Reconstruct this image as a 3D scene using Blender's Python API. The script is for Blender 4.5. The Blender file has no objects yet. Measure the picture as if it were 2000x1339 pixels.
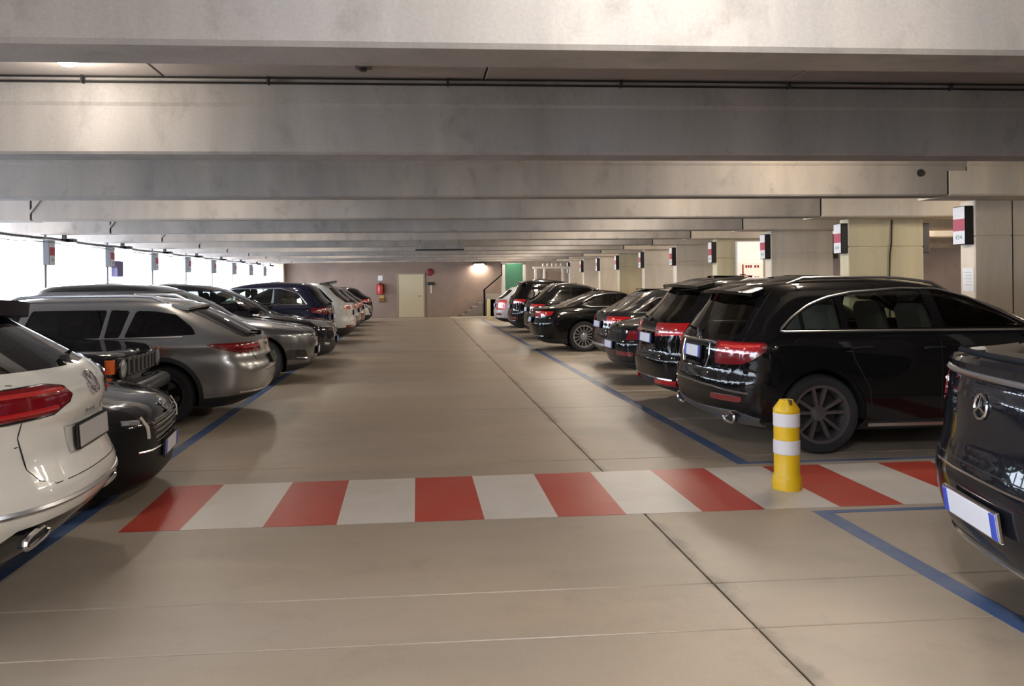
import bpy, bmesh, math, random
import numpy as np
from mathutils import Vector, Matrix
from mathutils.bvhtree import BVHTree
random.seed(7)
PI = math.pi
S = bpy.context.scene
COL = S.collection

# ------------------------------------------------------------------ camera, sky, exposure
CAM_YAW, CAM_ROLL = math.radians(4.384), 0.011
cam_data = bpy.data.cameras.new('camera')
cam_data.sensor_width = 36.0
cam_data.lens = 36.0 * 1500 / 2000
cam_data.shift_x = (1000 - 930) / 2000
cam_data.shift_y = -(669.5 - 553) / 2000
cam_data.clip_start = 0.05
cam_data.clip_end = 300
cam = bpy.data.objects.new('camera', cam_data)
COL.objects.link(cam)
_F = Vector((math.sin(CAM_YAW), math.cos(CAM_YAW), 0))
_R = Vector((math.cos(CAM_YAW), -math.sin(CAM_YAW), 0))
_Z = Vector((0, 0, 1))
_R2 = _R * math.cos(CAM_ROLL) - _Z * math.sin(CAM_ROLL)
_U2 = _Z * math.cos(CAM_ROLL) + _R * math.sin(CAM_ROLL)
_m = Matrix((_R2, _U2, -_F)).transposed().to_4x4()
_m.translation = Vector((0, 0, 1.6))
cam.matrix_world = _m
S.camera = cam

world = bpy.data.worlds.new('overcast_sky')
S.world = world
world.use_nodes = True
_bg = world.node_tree.nodes['Background']
_bg.inputs['Color'].default_value = (0.76, 0.85, 1.0, 1)
_bg.inputs['Strength'].default_value = 14.0

S.view_settings.view_transform = 'Standard'
S.view_settings.look = 'None'
S.view_settings.gamma = 1.0
S.view_settings.use_curve_mapping = False
S.view_settings.exposure = 0.12
TUBE_POWER = 45.0        # watts of one ceiling batten
DOME_POWER = 26.0

# ------------------------------------------------------------------ materials
MATS = {}

def _nodes(name):
    m = bpy.data.materials.new(name)
    m.use_nodes = True
    nt = m.node_tree
    return m, nt, nt.nodes['Principled BSDF']

def simple(name, col, rough=0.5, metal=0.0, coat=0.0, emit=0.0, spec=0.5, lining=None, coat_rough=0.03):
    if name in MATS:
        return MATS[name]
    m, nt, b = _nodes(name)
    c = (*col, 1)
    b.inputs['Base Color'].default_value = c
    b.inputs['Roughness'].default_value = rough
    b.inputs['Metallic'].default_value = metal
    b.inputs['Coat Weight'].default_value = coat
    b.inputs['Coat Roughness'].default_value = coat_rough
    b.inputs['Specular IOR Level'].default_value = spec
    if emit:
        b.inputs['Emission Color'].default_value = c
        b.inputs['Emission Strength'].default_value = emit
    if lining:                                   # the inner side of a car's sheet metal is trimmed in dark cloth
        out = nt.nodes['Material Output']
        d = nt.nodes.new('ShaderNodeBsdfDiffuse')
        d.inputs['Color'].default_value = (*lining, 1)
        g = nt.nodes.new('ShaderNodeNewGeometry')
        mx = nt.nodes.new('ShaderNodeMixShader')
        nt.links.new(g.outputs['Backfacing'], mx.inputs[0])
        nt.links.new(b.outputs[0], mx.inputs[1])
        nt.links.new(d.outputs[0], mx.inputs[2])
        nt.links.new(mx.outputs[0], out.inputs['Surface'])
    MATS[name] = m
    return m

def paint(name, col, metal=0.0, rough=0.3):
    dark = max(col) < 0.05
    return simple('paint_' + name, col, .12 if dark else rough, metal, .75 if dark else 1.0, spec=0.0 if dark else .5, lining=(0.02, 0.02, 0.022))

def glass(name, tint, ior=1.5):
    k = 'glass_' + name
    if k in MATS:
        return MATS[k]
    m = bpy.data.materials.new(k)
    m.use_nodes = True
    nt = m.node_tree
    nt.nodes.clear()
    out = nt.nodes.new('ShaderNodeOutputMaterial')
    t = nt.nodes.new('ShaderNodeBsdfTransparent')
    t.inputs['Color'].default_value = (*tint, 1)
    g = nt.nodes.new('ShaderNodeBsdfGlossy')
    g.inputs['Roughness'].default_value = 0.02
    g.inputs['Color'].default_value = (1, 1, 1, 1)
    f = nt.nodes.new('ShaderNodeFresnel')
    f.inputs['IOR'].default_value = ior
    mx = nt.nodes.new('ShaderNodeMixShader')
    nt.links.new(f.outputs[0], mx.inputs[0])
    nt.links.new(t.outputs[0], mx.inputs[1])
    nt.links.new(g.outputs[0], mx.inputs[2])
    nt.links.new(mx.outputs[0], out.inputs['Surface'])
    MATS[k] = m
    return m

def _ramp(nt, stops):
    r = nt.nodes.new('ShaderNodeValToRGB')
    e = r.color_ramp.elements
    while len(e) < len(stops):
        e.new(0.5)
    for i, (p, c) in enumerate(stops):
        e[i].position = p
        e[i].color = (*c, 1)
    return r

def _noise(nt, vec, scale, detail=6, rough=0.55, dist=0.0):
    n = nt.nodes.new('ShaderNodeTexNoise')
    n.inputs['Scale'].default_value = scale
    n.inputs['Detail'].default_value = detail
    n.inputs['Roughness'].default_value = rough
    n.inputs['Distortion'].default_value = dist
    nt.links.new(vec, n.inputs['Vector'])
    return n

def _mapping(nt, vec, scale=(1, 1, 1), loc=(0, 0, 0)):
    m = nt.nodes.new('ShaderNodeMapping')
    m.inputs['Scale'].default_value = scale
    m.inputs['Location'].default_value = loc
    nt.links.new(vec, m.inputs['Vector'])
    return m.outputs[0]

def _mix(nt, mode, fac, a, b):
    x = nt.nodes.new('ShaderNodeMix')
    x.data_type = 'RGBA'
    x.blend_type = mode
    for sock, v in ((x.inputs[0], fac), (x.inputs[6], a), (x.inputs[7], b)):
        if hasattr(v, 'links'):
            nt.links.new(v, sock)
        elif isinstance(v, (int, float)):
            sock.default_value = v
        else:
            sock.default_value = (*v, 1)
    return x.outputs[2]

def joint_stain(m, x0):
    """grime of uneven width that has gathered along the long floor joint"""
    nt = m.node_tree
    b = nt.nodes['Principled BSDF']
    src = b.inputs['Base Color'].links[0].from_socket
    geo = nt.nodes.new('ShaderNodeNewGeometry')
    sx = nt.nodes.new('ShaderNodeSeparateXYZ')
    nt.links.new(geo.outputs['Position'], sx.inputs[0])
    def mth(op, a, c):
        q = nt.nodes.new('ShaderNodeMath')
        q.operation = op
        for i, v in enumerate((a, c)):
            if hasattr(v, 'links'):
                nt.links.new(v, q.inputs[i])
            else:
                q.inputs[i].default_value = v
        return q.outputs[0]
    d = mth('ABSOLUTE', mth('SUBTRACT', sx.outputs[0], x0), 0)
    n = _noise(nt, geo.outputs['Position'], 1.6, 6, 0.7)
    w = mth('MULTIPLY', mth('SUBTRACT', n.outputs[0], 0.40), 0.42)
    f = mth('MULTIPLY', mth('SUBTRACT', w, d), 14.0)
    r = _ramp(nt, [(0.0, (0, 0, 0)), (1.0, (0.62, 0.62, 0.62))])
    nt.links.new(f, r.inputs[0])
    nt.links.new(_mix(nt, 'MIX', r.outputs[0], src, (0.13, 0.105, 0.075)), b.inputs['Base Color'])

def concrete(name, base, stain, streak=(1.2, 1.2, 0.25), blotch=0.35, rough=0.85, fine=0.12, bump=0.15, spec=0.3):
    if name in MATS:
        return MATS[name]
    m, nt, b = _nodes(name)
    geo = nt.nodes.new('ShaderNodeNewGeometry')
    pos = geo.outputs['Position']
    big = _noise(nt, _mapping(nt, pos, streak), 0.9, 7, 0.6, 0.4)
    r1 = _ramp(nt, [(0.36, (0, 0, 0)), (0.68, (1, 1, 1))])
    nt.links.new(big.outputs[0], r1.inputs[0])
    spots = _noise(nt, _mapping(nt, pos, (1.7, 1.7, 1.1), (3, 8, 5)), 2.3, 8, 0.62, 0.3)
    r2 = _ramp(nt, [(0.55, (0, 0, 0)), (0.74, (1, 1, 1))])
    nt.links.new(spots.outputs[0], r2.inputs[0])
    tint = _noise(nt, _mapping(nt, pos, (0.35, 0.6, 0.5), (11, 2, 0)), 1.0, 3)
    r3 = _ramp(nt, [(0.35, tuple(x * f for x, f in zip(base, (0.94, 0.97, 1.03)))), (0.65, tuple(x * f for x, f in zip(base, (1.05, 1.0, 0.93))))])
    nt.links.new(tint.outputs[0], r3.inputs[0])
    c = _mix(nt, 'MIX', r1.outputs[0], r3.outputs[0], tuple(x * (1 - blotch * 0.55) for x in base))
    mul = nt.nodes.new('ShaderNodeMath')
    mul.operation = 'MULTIPLY'
    mul.inputs[1].default_value = blotch
    nt.links.new(r2.outputs[0], mul.inputs[0])
    c = _mix(nt, 'MIX', mul.outputs[0], c, stain)
    gr = _noise(nt, pos, 60, 4, 0.7)
    r4 = _ramp(nt, [(0.3, (1 - fine,) * 3), (0.7, (1 + fine * 0.3,) * 3)])
    nt.links.new(gr.outputs[0], r4.inputs[0])
    c = _mix(nt, 'MULTIPLY', 1.0, c, r4.outputs[0])
    nt.links.new(c, b.inputs['Base Color'])
    b.inputs['Roughness'].default_value = rough
    b.inputs['Specular IOR Level'].default_value = spec
    bp = nt.nodes.new('ShaderNodeBump')
    bp.inputs['Strength'].default_value = bump
    bp.inputs['Distance'].default_value = 0.01
    nt.links.new(gr.outputs[0], bp.inputs['Height'])
    nt.links.new(bp.outputs[0], b.inputs['Normal'])
    MATS[name] = m
    return m

def road_paint(name, col, wear, wear_col, rough=0.5):
    if name in MATS:
        return MATS[name]
    m, nt, b = _nodes(name)
    geo = nt.nodes.new('ShaderNodeNewGeometry')
    n = _noise(nt, geo.outputs['Position'], 2.2, 8, 0.65, 0.5)
    r = _ramp(nt, [(0.45, (0, 0, 0)), (0.8, (wear,) * 3)])
    nt.links.new(n.outputs[0], r.inputs[0])
    c = _mix(nt, 'MIX', r.outputs[0], col, wear_col)
    nt.links.new(c, b.inputs['Base Color'])
    b.inputs['Roughness'].default_value = rough
    MATS[name] = m
    return m

M_SLAB = concrete('floor_concrete', (0.405, 0.333, 0.255), (0.25, 0.205, 0.16), (0.5, 1.6, 1), 0.32, 0.42, 0.06, 0.05, 0.45)
joint_stain(M_SLAB, 1.56)
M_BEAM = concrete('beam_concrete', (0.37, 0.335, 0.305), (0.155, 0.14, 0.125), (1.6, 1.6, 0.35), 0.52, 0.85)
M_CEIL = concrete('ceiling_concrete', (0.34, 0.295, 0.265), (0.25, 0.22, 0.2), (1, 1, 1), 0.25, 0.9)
M_PIER = concrete('pier_concrete', (0.74, 0.665, 0.56), (0.52, 0.45, 0.35), (2.2, 2.2, 0.22), 0.4, 0.85)
M_PIER2 = concrete('pier_concrete_yellow', (0.66, 0.60, 0.42), (0.44, 0.38, 0.22), (2.2, 2.2, 0.22), 0.45, 0.85)
M_WALL = concrete('wall_block', (0.34, 0.255, 0.21), (0.21, 0.155, 0.125), (1, 1, 0.7), 0.4, 0.9)
M_JOINT = simple('joint_filler', (0.15, 0.125, 0.10), 0.9)
M_DARKGAP = simple('dark_gap', (0.03, 0.025, 0.02), 0.9)
M_RED = road_paint('red_marking', (0.42, 0.05, 0.03), 0.45, (0.46, 0.14, 0.10), 0.38)
M_WHITE = road_paint('white_marking', (0.60, 0.55, 0.50), 0.5, (0.46, 0.40, 0.32), 0.38)
M_BLUE = road_paint('blue_marking', (0.06, 0.105, 0.23), 0.8, (0.20, 0.22, 0.27), 0.45)
M_RUBBER = simple('tyre_rubber', (0.012, 0.012, 0.013), 0.75)
M_PLASTIC = simple('black_plastic', (0.02, 0.02, 0.022), 0.5, lining=(0.01, 0.01, 0.01))
M_GLOSS = simple('gloss_black', (0.008, 0.008, 0.009), 0.12, 0, 0.5)
M_CHROME = simple('chrome', (0.75, 0.75, 0.77), 0.16, 1.0)
M_SATIN = simple('satin_silver', (0.55, 0.55, 0.57), 0.32, 1.0)
M_RIM = simple('rim_grey', (0.16, 0.155, 0.155), 0.4, 0.75)
M_RIMS = simple('rim_silver', (0.45, 0.45, 0.47), 0.35, 0.8)
M_DARK = simple('underside_dark', (0.008, 0.008, 0.008), 0.9)
M_TAIL = simple('tail_lens_red', (0.42, 0.008, 0.012), 0.12, 0, 1.0)
M_TAILD = simple('tail_lens_dark', (0.16, 0.004, 0.008), 0.12, 0, 1.0)
M_TAILB = simple('tail_lens_bright', (0.75, 0.06, 0.05), 0.15, 0, 1.0)
M_LENS = simple('clear_lens', (0.45, 0.46, 0.48), 0.08, 0.6, 1.0)
M_AMBER = simple('amber_lens', (0.75, 0.14, 0.02), 0.15, 0, 1.0)
M_PLATE = simple('plate_white', (0.72, 0.73, 0.78), 0.4)
M_PLATEG = simple('plate_greyed', (0.42, 0.39, 0.38), 0.45)
M_PBLUE = simple('plate_blue', (0.04, 0.08, 0.5), 0.4)
M_SEAT = simple('seat_fabric', (0.05, 0.048, 0.047), 0.85)
M_SEATL = simple('seat_leather', (0.22, 0.20, 0.17), 0.6)
M_SEAM = simple('panel_gap', (0.012, 0.012, 0.012), 0.8)
G_DARK = glass('privacy', (0.05, 0.05, 0.06))
G_MID = glass('tinted', (0.30, 0.33, 0.32))
G_CLEAR = glass('light', (0.62, 0.68, 0.64))

# ------------------------------------------------------------------ mesh helpers
def mesh_obj(name, verts, faces, mat, parent=None, smooth=None, kind=None):
    me = bpy.data.meshes.new(name)
    me.from_pydata([tuple(v) for v in verts], [], [tuple(f) for f in faces])
    if mat:
        me.materials.append(mat)
    if smooth is not None:
        me.polygons.foreach_set('use_smooth', [True] * len(me.polygons))
        me.set_sharp_from_angle(angle=math.radians(smooth))
    me.update()
    o = bpy.data.objects.new(name, me)
    COL.objects.link(o)
    if parent:
        o.parent = parent
    if kind:
        o['kind'] = kind
    return o

class MB:
    """collects boxes, tubes and lathes into one mesh"""
    def __init__(s):
        s.v = []
        s.f = []
    def add(s, vs, fs):
        n = len(s.v)
        s.v += [tuple(x) for x in vs]
        s.f += [tuple(i + n for i in f) for f in fs]
        return s
    def box(s, lo, hi, bev=0.0, mtx=None):
        (x0, y0, z0), (x1, y1, z1) = lo, hi
        if bev > 0:
            b = min(bev, (x1 - x0) / 2.01, (y1 - y0) / 2.01, (z1 - z0) / 2.01)
            vs = []
            for sx in (0, 1):
                for sy in (0, 1):
                    for sz in (0, 1):
                        X, Y, Z = (x0, x1)[sx], (y0, y1)[sy], (z0, z1)[sz]
                        dx, dy, dz = (b, -b)[sx], (b, -b)[sy], (b, -b)[sz]
                        vs += [(X, Y + dy, Z + dz), (X + dx, Y, Z + dz), (X + dx, Y + dy, Z)]
            def i(sx, sy, sz, k):
                return ((sx * 2 + sy) * 2 + sz) * 3 + k
            fs = []
            for sx in (0, 1):
                q = [i(sx, 0, 0, 0), i(sx, 1, 0, 0), i(sx, 1, 1, 0), i(sx, 0, 1, 0)]
                fs.append(q if sx else q[::-1])
            for sy in (0, 1):
                q = [i(0, sy, 0, 1), i(1, sy, 0, 1), i(1, sy, 1, 1), i(0, sy, 1, 1)]
                fs.append(q[::-1] if sy else q)
            for sz in (0, 1):
                q = [i(0, 0, sz, 2), i(1, 0, sz, 2), i(1, 1, sz, 2), i(0, 1, sz, 2)]
                fs.append(q if sz else q[::-1])
            for a in (0, 1):
                for c in (0, 1):
                    q = [i(a, c, 0, 0), i(a, c, 0, 1), i(a, c, 1, 1), i(a, c, 1, 0)]
                    fs.append(q if a != c else q[::-1])
                    q = [i(a, 0, c, 0), i(a, 1, c, 0), i(a, 1, c, 2), i(a, 0, c, 2)]
                    fs.append(q if a != c else q[::-1])
                    q = [i(0, a, c, 1), i(0, a, c, 2), i(1, a, c, 2), i(1, a, c, 1)]
                    fs.append(q if a != c else q[::-1])
            for sx in (0, 1):
                for sy in (0, 1):
                    for sz in (0, 1):
                        q = [i(sx, sy, sz, 0), i(sx, sy, sz, 1), i(sx, sy, sz, 2)]
                        fs.append(q if (sx + sy + sz) % 2 else q[::-1])
        else:
            vs = [(x, y, z) for x in (x0, x1) for y in (y0, y1) for z in (z0, z1)]
            fs = [(0, 1, 3, 2), (4, 6, 7, 5), (0, 4, 5, 1), (2, 3, 7, 6), (0, 2, 6, 4), (1, 5, 7, 3)]
        if mtx is not None:
            vs = [tuple(mtx @ Vector(p)) for p in vs]
        return s.add(vs, fs)
    def tube(s, pts, r, n=6, closed=False, cap=True, flat=1.0, up=None):
        pts = [Vector(p) for p in pts]
        N = len(pts)
        vs = []
        for k in range(N):
            a = pts[(k - 1) % N] if closed or k else pts[k]
            c = pts[(k + 1) % N] if closed or k < N - 1 else pts[k]
            t = (c - a)
            t = t.normalized() if t.length > 1e-9 else Vector((1, 0, 0))
            u0 = up[k] if up else (Vector((0, 0, 1)) if abs(t.z) < 0.9 else Vector((0, 1, 0)))
            e1 = t.cross(u0)
            e1 = e1.normalized() if e1.length > 1e-6 else t.orthogonal().normalized()
            e2 = e1.cross(t).normalized()
            rr = r[k] if isinstance(r, (list, tuple)) else r
            for j in range(n):
                an = 2 * PI * (j + 0.5) / n
                vs.append(pts[k] + e1 * math.cos(an) * rr + e2 * math.sin(an) * rr * flat)
        fs = []
        for k in range(N if closed else N - 1):
            k2 = (k + 1) % N
            for j in range(n):
                j2 = (j + 1) % n
                fs.append((k * n + j, k * n + j2, k2 * n + j2, k2 * n + j))
        if cap and not closed:
            fs.append(tuple(range(n))[::-1])
            fs.append(tuple((N - 1) * n + j for j in range(n)))
        return s.add(vs, fs)
    def lathe(s, prof, n=24, axis='z', org=(0, 0, 0)):
        """prof: list of (radius, height)"""
        vs = []
        for (r, h) in prof:
            for j in range(n):
                a = 2 * PI * j / n
                c, d = r * math.cos(a), r * math.sin(a)
                p = (c, d, h) if axis == 'z' else ((d, h, c) if axis == 'y' else (h, c, d))
                vs.append((p[0] + org[0], p[1] + org[1], p[2] + org[2]))
        fs = []
        for k in range(len(prof) - 1):
            for j in range(n):
                j2 = (j + 1) % n
                fs.append((k * n + j, k * n + j2, (k + 1) * n + j2, (k + 1) * n + j))
        fs.append(tuple(range(n))[::-1])
        fs.append(tuple((len(prof) - 1) * n + j for j in range(n)))
        return s.add(vs, fs)
    def obj(s, name, mat, parent=None, smooth=40, kind=None):
        return mesh_obj(name, s.v, s.f, mat, parent, smooth, kind)

def tag(o, label, cat, group=None, kind=None):
    if label:
        o['label'] = label
    if cat:
        o['category'] = cat
    if group:
        o['group'] = group
    if kind:
        o['kind'] = kind
    return o

def empty(name, loc, rz=0.0):
    o = bpy.data.objects.new(name, None)
    COL.objects.link(o)
    o.location = loc
    o.rotation_euler = (0, 0, rz)
    o.empty_display_size = 0.2
    return o

def text_mesh(txt, size, depth=0.002):
    cu = bpy.data.curves.new('lettering', 'FONT')
    cu.body = txt
    cu.size = size
    cu.extrude = depth
    cu.align_x = 'CENTER'
    cu.align_y = 'CENTER'
    cu.resolution_u = 2
    o = bpy.data.objects.new('lettering', cu)
    COL.objects.link(o)
    dg = bpy.context.evaluated_depsgraph_get()
    me = bpy.data.meshes.new_from_object(o.evaluated_get(dg))
    bpy.data.objects.remove(o)
    bpy.data.curves.remove(cu)
    return me
# ------------------------------------------------------------------ the building
BEAM_Y = [3.25 - 2.9 * k for k in range(4, 0, -1)] + [3.25, 5.95, 8.85, 11.8, 14.75, 17.65, 20.6, 23.55, 26.5, 29.45, 32.4, 35.35]
PIER_Y = [0.65, 3.55, 6.45, 9.35, 12.25, 15.05, 17.88, 20.75, 23.75, 26.75, 29.65, 32.6, 35.5]
XL, XR, X_PIER, X_PIER2 = -5.66, 6.42, 7.15, 8.46
X_LEFT, X_RIGHT, Y_BACK, Y_FAR = -8.3, 18.0, -9.0, 37.0
Z_BEAM, Z_CEIL = 2.6, 3.17

def struct(o, label=None):
    o['kind'] = 'structure'
    if label:
        o['label'] = label
    return o

def prism_x(mb, prof, x0, x1):
    """prof: closed list of (y, z), extruded along x"""
    n = len(prof)
    V = [(x0, y, z) for y, z in prof] + [(x1, y, z) for y, z in prof]
    F = [(k, (k + 1) % n, n + (k + 1) % n, n + k) for k in range(n)]
    F += [tuple(range(n))[::-1], tuple(n + k for k in range(n))]
    return mb.add(V, [f[::-1] for f in F])

def build_setting():
    # floor: one base and the cast slabs lying in it, joints left open
    base = struct(mesh_obj('floor', [(X_LEFT - .2, Y_BACK, -.02), (X_RIGHT, Y_BACK, -.02), (X_RIGHT, 41, -.02), (X_LEFT - .2, 41, -.02)], [(0, 1, 2, 3)], M_JOINT), 'beige concrete garage floor cast in wide slabs')
    ys = [3.96 + 2.87 * k for k in range(-6, 13)]
    ys = [Y_BACK] + ys + [41.0]
    ys.insert(ys.index(3.96), 3.43)
    xs = [X_LEFT - .2, 1.545, 8.45, X_RIGHT]
    g = .0045
    for i in range(len(xs) - 1):
        for j in range(len(ys) - 1):
            MB().box((xs[i] + g, ys[j] + g * .8, -.12), (xs[i + 1] - g, ys[j + 1] - g, 0), .004).obj('slab', M_SLAB, base, 30)
    # ceiling planks above the beams
    ceil = struct(mesh_obj('ceiling', [(X_LEFT - .3, Y_BACK, 3.42), (X_LEFT - .3, 41, 3.42), (X_RIGHT, 41, 3.42), (X_RIGHT, Y_BACK, 3.42)], [(0, 1, 2, 3)], M_DARKGAP), 'concrete plank ceiling between the beams')
    px = [X_LEFT - .3, -6.67, -4.27, -1.87, .53, 2.93, 5.33, 7.73, 10.13, 12.53, 14.93, X_RIGHT]
    py = [Y_BACK] + [y + .15 for y in BEAM_Y[1:]] + [41.0]
    cache = {}
    for j in range(len(py) - 1):
        for i in range(len(px) - 1):
            key = (i, round(py[j + 1] - py[j], 2))
            if key not in cache:
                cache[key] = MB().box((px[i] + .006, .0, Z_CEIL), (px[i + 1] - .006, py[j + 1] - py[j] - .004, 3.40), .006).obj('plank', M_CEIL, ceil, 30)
                o = cache[key]
            else:
                o = bpy.data.objects.new('plank', cache[key].data)
                COL.objects.link(o)
                o.parent = ceil
            o.location = (0, py[j], 0)
    # beams: middle span with dapped ends, and the two end heads
    for y in BEAM_Y:
        low = [(0, Z_BEAM + .02), (.02, Z_BEAM), (.29, Z_BEAM), (.31, Z_BEAM + .02), (.31, 2.90), (0, 2.90)]
        mid = [(0, 2.90), (.31, 2.90), (.31, 2.96), (0, 2.96)]
        top = [(-.022, 2.985), (0, 2.96), (.31, 2.96), (.332, 2.985), (.332, Z_CEIL + .02), (-.022, Z_CEIL + .02)]
        mb = MB()
        prism_x(mb, low, XL, XR)
        prism_x(mb, mid, XL, XR + .24)
        prism_x(mb, top, XL, XR + .24)
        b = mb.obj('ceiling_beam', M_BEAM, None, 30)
        b.location = (0, y, 0)
        struct(b, 'deep concrete beam spanning the aisle')
        lowh = [(a if a < .15 else a + .30, c) for a, c in low]
        topm = [(a if a < .15 else a + .30, c) for a, c in mid]
        toph = [(a if a < .15 else a + .30, c) for a, c in top]
        mb = MB()
        prism_x(mb, lowh, XR + .035, X_RIGHT - .02)
        prism_x(mb, topm, XR + .27, X_RIGHT - .02)
        prism_x(mb, toph, XR + .245, X_RIGHT - .02)
        mb.obj('beam_head', M_PIER, b, 30)
        mb = MB()
        prism_x(mb, [(a if a < .15 else a + .1, c) for a, c in low], X_LEFT - .1, XL - .03)
        prism_x(mb, [(a if a < .15 else a + .1, c) for a, c in mid], X_LEFT - .1, XL - .02)
        prism_x(mb, [(a if a < .15 else a + .1, c) for a, c in top], X_LEFT - .1, XL - .01)
        # slanted bracket where the span lands on the head
        mb.tube([(XL - .03, -.012, Z_BEAM + .10), (XL + .12, -.012, Z_BEAM + .30)], .02, 4)
        mb.obj('beam_head', M_BEAM, b, 30)
        MB().box((XL - .034, .02, Z_BEAM + .02), (XL + .004, .28, Z_BEAM + .36)).obj('bearing_gap', M_DARKGAP, b, 30)
        MB().box((XR - .004, .02, Z_BEAM + .02), (XR + .04, .28, Z_BEAM + .36)).obj('bearing_gap', M_DARKGAP, b, 30)
    # piers between the two rows of bays
    for k, y in enumerate(PIER_Y):
        m = M_PIER2 if k in (4, 6, 9) else M_PIER
        x0 = X_PIER if y > 5 else 7.35
        zs = 2.13
        mb = MB()
        mb.box((x0, y, 0), (X_PIER2, y + .27, zs), .012)
        mb.box((x0, y, zs + .008), (X_PIER2, y + .27, Z_BEAM), .012)
        mb.box((x0 + .02, y + .012, 1.9), (X_PIER2 - .02, y + .258, 2.3))
        p = mb.obj('column', m, None, 30)
        struct(p, 'concrete blade pier at the head of the right bays')
        if k == 3:
            MB().box((7.655, y - .003, .0), (7.668, y + .01, Z_BEAM - .01)).obj('joint', M_DARKGAP, p, 30)
    # outer walls
    struct(MB().box((X_LEFT - .25, Y_BACK, 0), (X_LEFT - .1, 41, .95)).obj('wall_left', M_PIER, None, 30), 'low concrete parapet of the open left side')
    struct(MB().box((X_RIGHT, Y_BACK, 0), (X_RIGHT + .2, 41, 3.4)).obj('wall_right', M_WALL, None, 30), 'wall of the neighbouring parking hall')
    struct(MB().box((X_LEFT - .25, Y_BACK - .2, 0), (X_RIGHT, Y_BACK, 3.4)).obj('wall_back', M_PIER, None, 30), 'concrete wall behind the viewer')
    struct(MB().box((-6.25, Y_FAR, 0), (4.05, Y_FAR + .2, 3.4)).obj('wall_far', M_WALL, None, 30), 'brown block wall closing the aisle')
    struct(MB().box((4.05, 40.2, 0), (X_RIGHT, 40.4, 3.4)).obj('wall_end', M_PIER, None, 30), 'pale wall of the end recess')
    struct(MB().box((-6.62, Y_FAR - .35, 0), (-6.25, Y_FAR + .2, 3.2), .01).obj('trim_1', M_PIER, None, 30), 'pale pilaster ending the far wall')
    # door in the far wall
    d = empty('door_1', (-.30, Y_FAR, 0))
    struct(d, 'cream metal door in the far wall')
    cream = simple('door_cream', (0.58, 0.50, 0.34), .45)
    MB().box((-.60, -.045, .01), (.60, -.005, 2.06), .006).obj('door_leaf', cream, d, 30)
    fr = MB()
    fr.box((-.67, -.06, 0), (-.605, -.001, 2.13), .004).box((.605, -.06, 0), (.67, -.001, 2.13), .004).box((-.605, -.06, 2.065), (.605, -.001, 2.13), .004)
    fr.obj('door_frame', simple('frame_brown', (0.33, 0.27, 0.19), .5), d, 30)
    MB().tube([(.46, -.05, 1.02), (.46, -.10, 1.02), (.34, -.10, 1.02)], .014, 8).obj('door_handle', M_GLOSS, d)

ORD = ['nearest', 'second', 'third', 'fourth', 'fifth', 'sixth', 'seventh', 'eighth', 'ninth', 'tenth', 'eleventh', 'twelfth', 'thirteenth', 'fourteenth', 'fifteenth', 'sixteenth', 'seventeenth']
def batten(x, y0, y1, power, label, warm=(1.0, 0.90, 0.76)):
    t = empty('ceiling_light', (x, (y0 + y1) / 2, Z_CEIL))
    tag(t, label, 'ceiling light', 'strip lights in the beam bays')
    h = (y1 - y0) / 2
    MB().box((-.07, -h, -.07), (.07, h, 0), .01).obj('light_body', simple('lamp_white', (0.75, 0.75, 0.73), .4), t)
    e = simple('tube_glow', warm, .4, emit=9.0)
    MB().tube([(0, -h + .05, -.09), (0, h - .05, -.09)], .018, 8).obj('tube', e, t)
    for s in (-1, 1):
        MB().box((-.03, s * (h - .03) - .02, -.115), (.03, s * (h - .03) + .02, -.07), .004).obj('tube_socket', M_PLATE, t)
    for s in (-.5, .5):
        L = bpy.data.lights.new('tube_light', 'POINT')
        L.shadow_soft_size = .06
        L.energy = power
        L.color = warm
        o = bpy.data.objects.new('tube_light', L)
        COL.objects.link(o)
        o.parent = t
        o.location = (0, s * h, -.20)
    return t

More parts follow.
